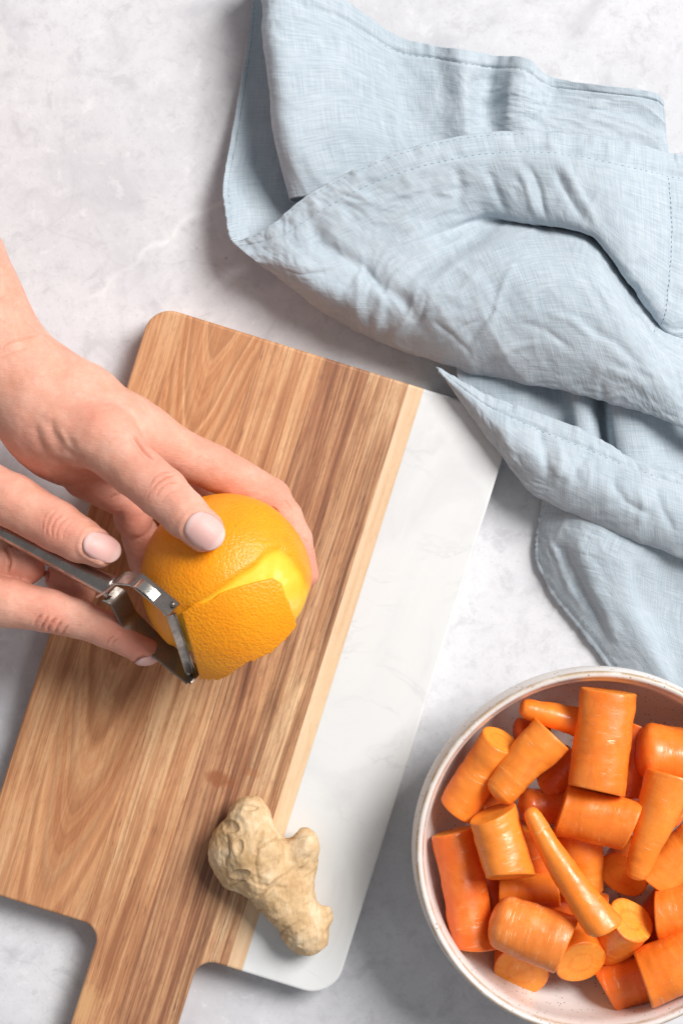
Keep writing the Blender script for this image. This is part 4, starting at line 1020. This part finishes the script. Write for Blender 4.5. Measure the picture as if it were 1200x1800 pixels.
# ------------------------------------------------------------------ carrots
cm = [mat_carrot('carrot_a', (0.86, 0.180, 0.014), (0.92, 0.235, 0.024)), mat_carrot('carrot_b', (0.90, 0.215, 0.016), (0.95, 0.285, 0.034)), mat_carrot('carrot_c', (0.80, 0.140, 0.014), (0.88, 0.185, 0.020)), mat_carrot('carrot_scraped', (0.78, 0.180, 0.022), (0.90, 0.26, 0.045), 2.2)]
def carrot(label, a, za, b, zb, ra, rb, ends='cc', mat=0, seed=0, bend=0.0):
    """axis a->b in enlarged-crop pixels with heights in cm, radii in the same pixels; each end c(ut), r(ounded), t(ip)"""
    f_ = lambda p, z: Pc(720 + 0.4 * p[0], 1160 + 0.4 * p[1], z)
    A, B = f_(a, za), f_(b, zb); sc_ = 0.4 * S * (1 - (za + zb) * 0.005)
    ra, rb = ra * sc_ * 1.05, rb * sc_ * 1.05; L = (B - A).length
    nz, na = 44, 40; V, cap, rd, tp = [], [], [], []
    rg = np.random.RandomState(seed + 5)
    rings = []
    def endprof(kind, r, s):       # list of (dz, radius factor, cap flag, radial)
        if kind == 'c': return [(0.0004, 0.0, 1, 0.0), (0.0003, 0.25, 1, .25), (0.0002, 0.5, 1, .5), (0.0001, 0.75, 1, .75), (0.0, 0.93, 1, .93), (0.00005, 0.965, 1, .98), (0.0005, 1.0, 0, 1)]
        if kind == 'r': return [(r * (1 - math.cos(t_)) * 0.55, math.sin(t_) * (1 if t_ > 0 else 0), 0, 0) for t_ in np.linspace(0, math.pi/2, 11)]
        return [(r * 1.0 * (1 - math.cos(t_)), math.sin(t_), 0, 0) for t_ in np.linspace(0, math.pi/2, 9)]
    ea, eb = endprof(ends[0], ra, 0), endprof(ends[1], rb, 1)
    for (dz, rf, cf, rr_) in ea: rings.append((dz, ra * rf, cf, rr_, 1 if ends[0] == 't' and rf < 0.5 else 0))
    z0 = ea[-1][0]; z1 = L - eb[-1][0]
    for i in range(1, nz):
        t_ = i / nz; z = z0 + (z1 - z0) * t_
        rings.append((z, ra + (rb - ra) * (z / L), 0, 1, 0))
    for (dz, rf, cf, rr_) in eb[::-1]: rings.append((L - dz, rb * rf, cf, rr_, 1 if ends[1] == 't' and rf < 0.5 else 0))
    R = len(rings); zz_ = np.array([r[0] for r in rings]); rr2 = np.array([r[1] for r in rings])
    an = np.linspace(0, 2*math.pi, na, endpoint=False)
    ph = rg.rand(6) * 6.28
    sq = 1 + 0.035 * np.cos(2*an + ph[0]) + 0.02 * np.cos(3*an + ph[1])
    lon = 1 + 0.014 * np.sin(zz_ / max(L, .001) * 5 + ph[2]) + 0.005 * np.sin(zz_ / max(L, .001) * 17 + ph[3])
    X = rr2[:, None] * np.cos(an)[None] * sq * lon[:, None]; Y = rr2[:, None] * np.sin(an)[None] * sq * lon[:, None]; Z = np.repeat(zz_[:, None], na, 1)
    pts = np.stack([X, Y, Z], -1).reshape(-1, 3)
    rn = np.concatenate([pts[:, :2], np.zeros((len(pts), 1))], 1); rl = np.linalg.norm(rn, axis=1, keepdims=True) + 1e-9; rn /= rl
    capv = np.repeat(np.array([r[2] for r in rings]), na)
    pts = pts + rn * ((fbm(pts + seed * 0.7, 75, 2, seed) * 0.0007 + fbm((pts + seed) * np.array([.5, .5, 1.5]), 260, 2, seed + 3) * 0.00014) * (rl[:, 0] > 0.002))[:, None]
    tiltA, tiltB = (rg.rand(2) - .5) * 0.5, (rg.rand(2) - .5) * 0.5
    wA = np.clip(1 - pts[:, 2] / (L * 0.5), 0, 1); wB = np.clip((pts[:, 2] - L * 0.5) / (L * 0.5), 0, 1)
    if ends[0] == 'c': pts[:, 2] += wA * (pts[:, 0] * tiltA[0] + pts[:, 1] * tiltA[1])
    if ends[1] == 'c': pts[:, 2] += wB * (pts[:, 0] * tiltB[0] + pts[:, 1] * tiltB[1])
    pts[:, 0] += bend * L * np.sin(np.clip(pts[:, 2] / L, 0, 1) * math.pi)
    ii = np.arange(R * na).reshape(R, na); i2 = np.roll(ii, -1, 1)
    fc = np.stack([ii[:-1], i2[:-1], i2[1:], ii[1:]], -1).reshape(-1, 4)
    o = mesh_obj('carrot_piece', pts, fc, cm[mat])
    set_attr(o.data, 'cap', capv); set_attr(o.data, 'rad', np.repeat(np.array([r[3] for r in rings], float), na)); set_attr(o.data, 'tip', np.repeat(np.array([r[4] for r in rings], float), na))
    zax = (B - A).normalized(); xax = zax.cross(Vector((0, 0, 1)))
    xax = xax.normalized() if xax.length > 1e-3 else Vector((1, 0, 0)); yax = zax.cross(xax)
    M = Matrix((xax, yax, zax)).transposed().to_4x4(); M.translation = A
    o.matrix_world = M
    tag(o, label, 'carrot', 'cut carrots in the bowl')
    return o
CAR = [
 ('small tapered carrot end pointing left, highest in the bowl on the left', (484,206), 5.6, (745,272), 5.2, 34, 66, 'rc', 1),
 ('thickest upright carrot chunk leaning on the upper bowl wall', (872,135), 6.4, (815,575), 6.6, 112, 122, 'cc', 0),
 ('straight carrot piece beside the left bowl wall, below the small tapered end', (398,350), 5.6, (205,660), 4.6, 82, 82, 'cc', 1),
 ('carrot piece with a rounded lower end, left of the thickest chunk', (628,325), 6.0, (378,612), 6.2, 96, 66, 'cr', 1),
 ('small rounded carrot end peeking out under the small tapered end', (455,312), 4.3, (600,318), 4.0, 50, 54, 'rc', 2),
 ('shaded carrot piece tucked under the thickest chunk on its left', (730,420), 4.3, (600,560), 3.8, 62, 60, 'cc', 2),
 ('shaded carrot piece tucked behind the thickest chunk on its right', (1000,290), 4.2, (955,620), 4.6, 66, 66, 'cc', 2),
 ('plump round-ended carrot cut by the right frame edge, uppermost there', (990,395), 5.4, (1330,430), 5.2, 112, 112, 'rc', 0),
 ('long tapering carrot with its blunt tip pointing down, at the right', (1145,505), 6.6, (985,965), 6.4, 108, 44, 'cr', 1),
 ('rounded carrot piece hidden under the top of the long tapering carrot', (1040,545), 4.6, (1150,700), 4.2, 66, 66, 'rc', 2),
 ('horizontal carrot chunk just below the thickest chunk', (662,650), 5.6, (975,728), 6.2, 112, 108, 'cc', 0),
 ('upright barrel carrot chunk left of the slender carrot', (362,672), 6.2, (446,955), 6.4, 106, 104, 'cc', 1),
 ('long reddish carrot chunk against the left bowl wall', (192,752), 4.5, (285,1255), 4.6, 96, 102, 'cc', 2),
 ('long slender carrot with a thin root tip lying on top', (518,652), 6.8, (852,1172), 7.2, 34, 82, 'tc', 1),
 ('carrot piece standing behind the slender carrot, under the horizontal chunk', (745,760), 4.6, (770,1040), 4.4, 92, 78, 'cc', 1),
 ('carrot piece under the barrel chunk, its end lit beside the slender carrot', (400,1010), 3.9, (652,1010), 4.4, 78, 76, 'cc', 1),
 ('scratched fat carrot stub with a rounded crown, lower left', (352,1130), 5.8, (690,1252), 6.2, 112, 124, 'rc', 3),
 ('dark orange round cut face below the scratched fat stub', (470,1250), 2.6, (488,1372), 4.2, 108, 112, 'cc', 2),
 ('bright round cut face right of the scratched fat stub', (700,1200), 3.6, (752,1330), 5.2, 112, 112, 'cc', 1),
 ('round cut face of a carrot angled up, below the tapering carrot tip', (858,1262), 3.4, (972,1140), 5.6, 102, 104, 'cc', 1),
 ('shaded round cut face half hidden by the tapering carrot tip', (990,860), 2.4, (932,945), 3.9, 104, 106, 'cc', 2),
 ('big carrot chunk at the lower right, its cut end facing left', (1020,1405), 5.6, (1340,1260), 5.8, 126, 124, 'cc', 0),
 ('reddish carrot chunk lowest in the bowl, under the lower right chunk', (848,1445), 3.8, (1100,1370), 4.2, 112, 112, 'cc', 2),
 ('carrot chunk at the right frame edge above the lower right chunk', (1085,1125), 5.0, (1320,1070), 5.2, 106, 106, 'cc', 0),
 ('carrot piece behind the long tapering carrot at the right frame edge', (1075,965), 4.4, (1280,770), 4.8, 92, 92, 'cc', 1),
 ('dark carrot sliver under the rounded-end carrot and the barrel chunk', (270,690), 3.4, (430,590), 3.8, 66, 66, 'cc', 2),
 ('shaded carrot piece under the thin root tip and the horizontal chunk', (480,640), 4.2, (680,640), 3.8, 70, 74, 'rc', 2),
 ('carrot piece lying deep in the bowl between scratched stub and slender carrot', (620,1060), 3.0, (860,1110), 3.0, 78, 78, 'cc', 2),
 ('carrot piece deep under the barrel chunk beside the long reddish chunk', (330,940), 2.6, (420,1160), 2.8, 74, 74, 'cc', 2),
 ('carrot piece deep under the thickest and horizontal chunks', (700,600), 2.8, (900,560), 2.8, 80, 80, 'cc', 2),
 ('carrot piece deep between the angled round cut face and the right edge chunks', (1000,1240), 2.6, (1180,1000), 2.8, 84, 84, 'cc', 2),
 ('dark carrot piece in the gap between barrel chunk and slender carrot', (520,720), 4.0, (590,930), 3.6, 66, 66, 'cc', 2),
]
for i, (lb, a_, za, b_, zb, ra, rb, en, mt) in enumerate(CAR):
    carrot(lb, a_, za, b_, zb, ra, rb, en, mt, i, bend=(0.03 if i == 3 else (0.025 if i == 13 else 0.0)))
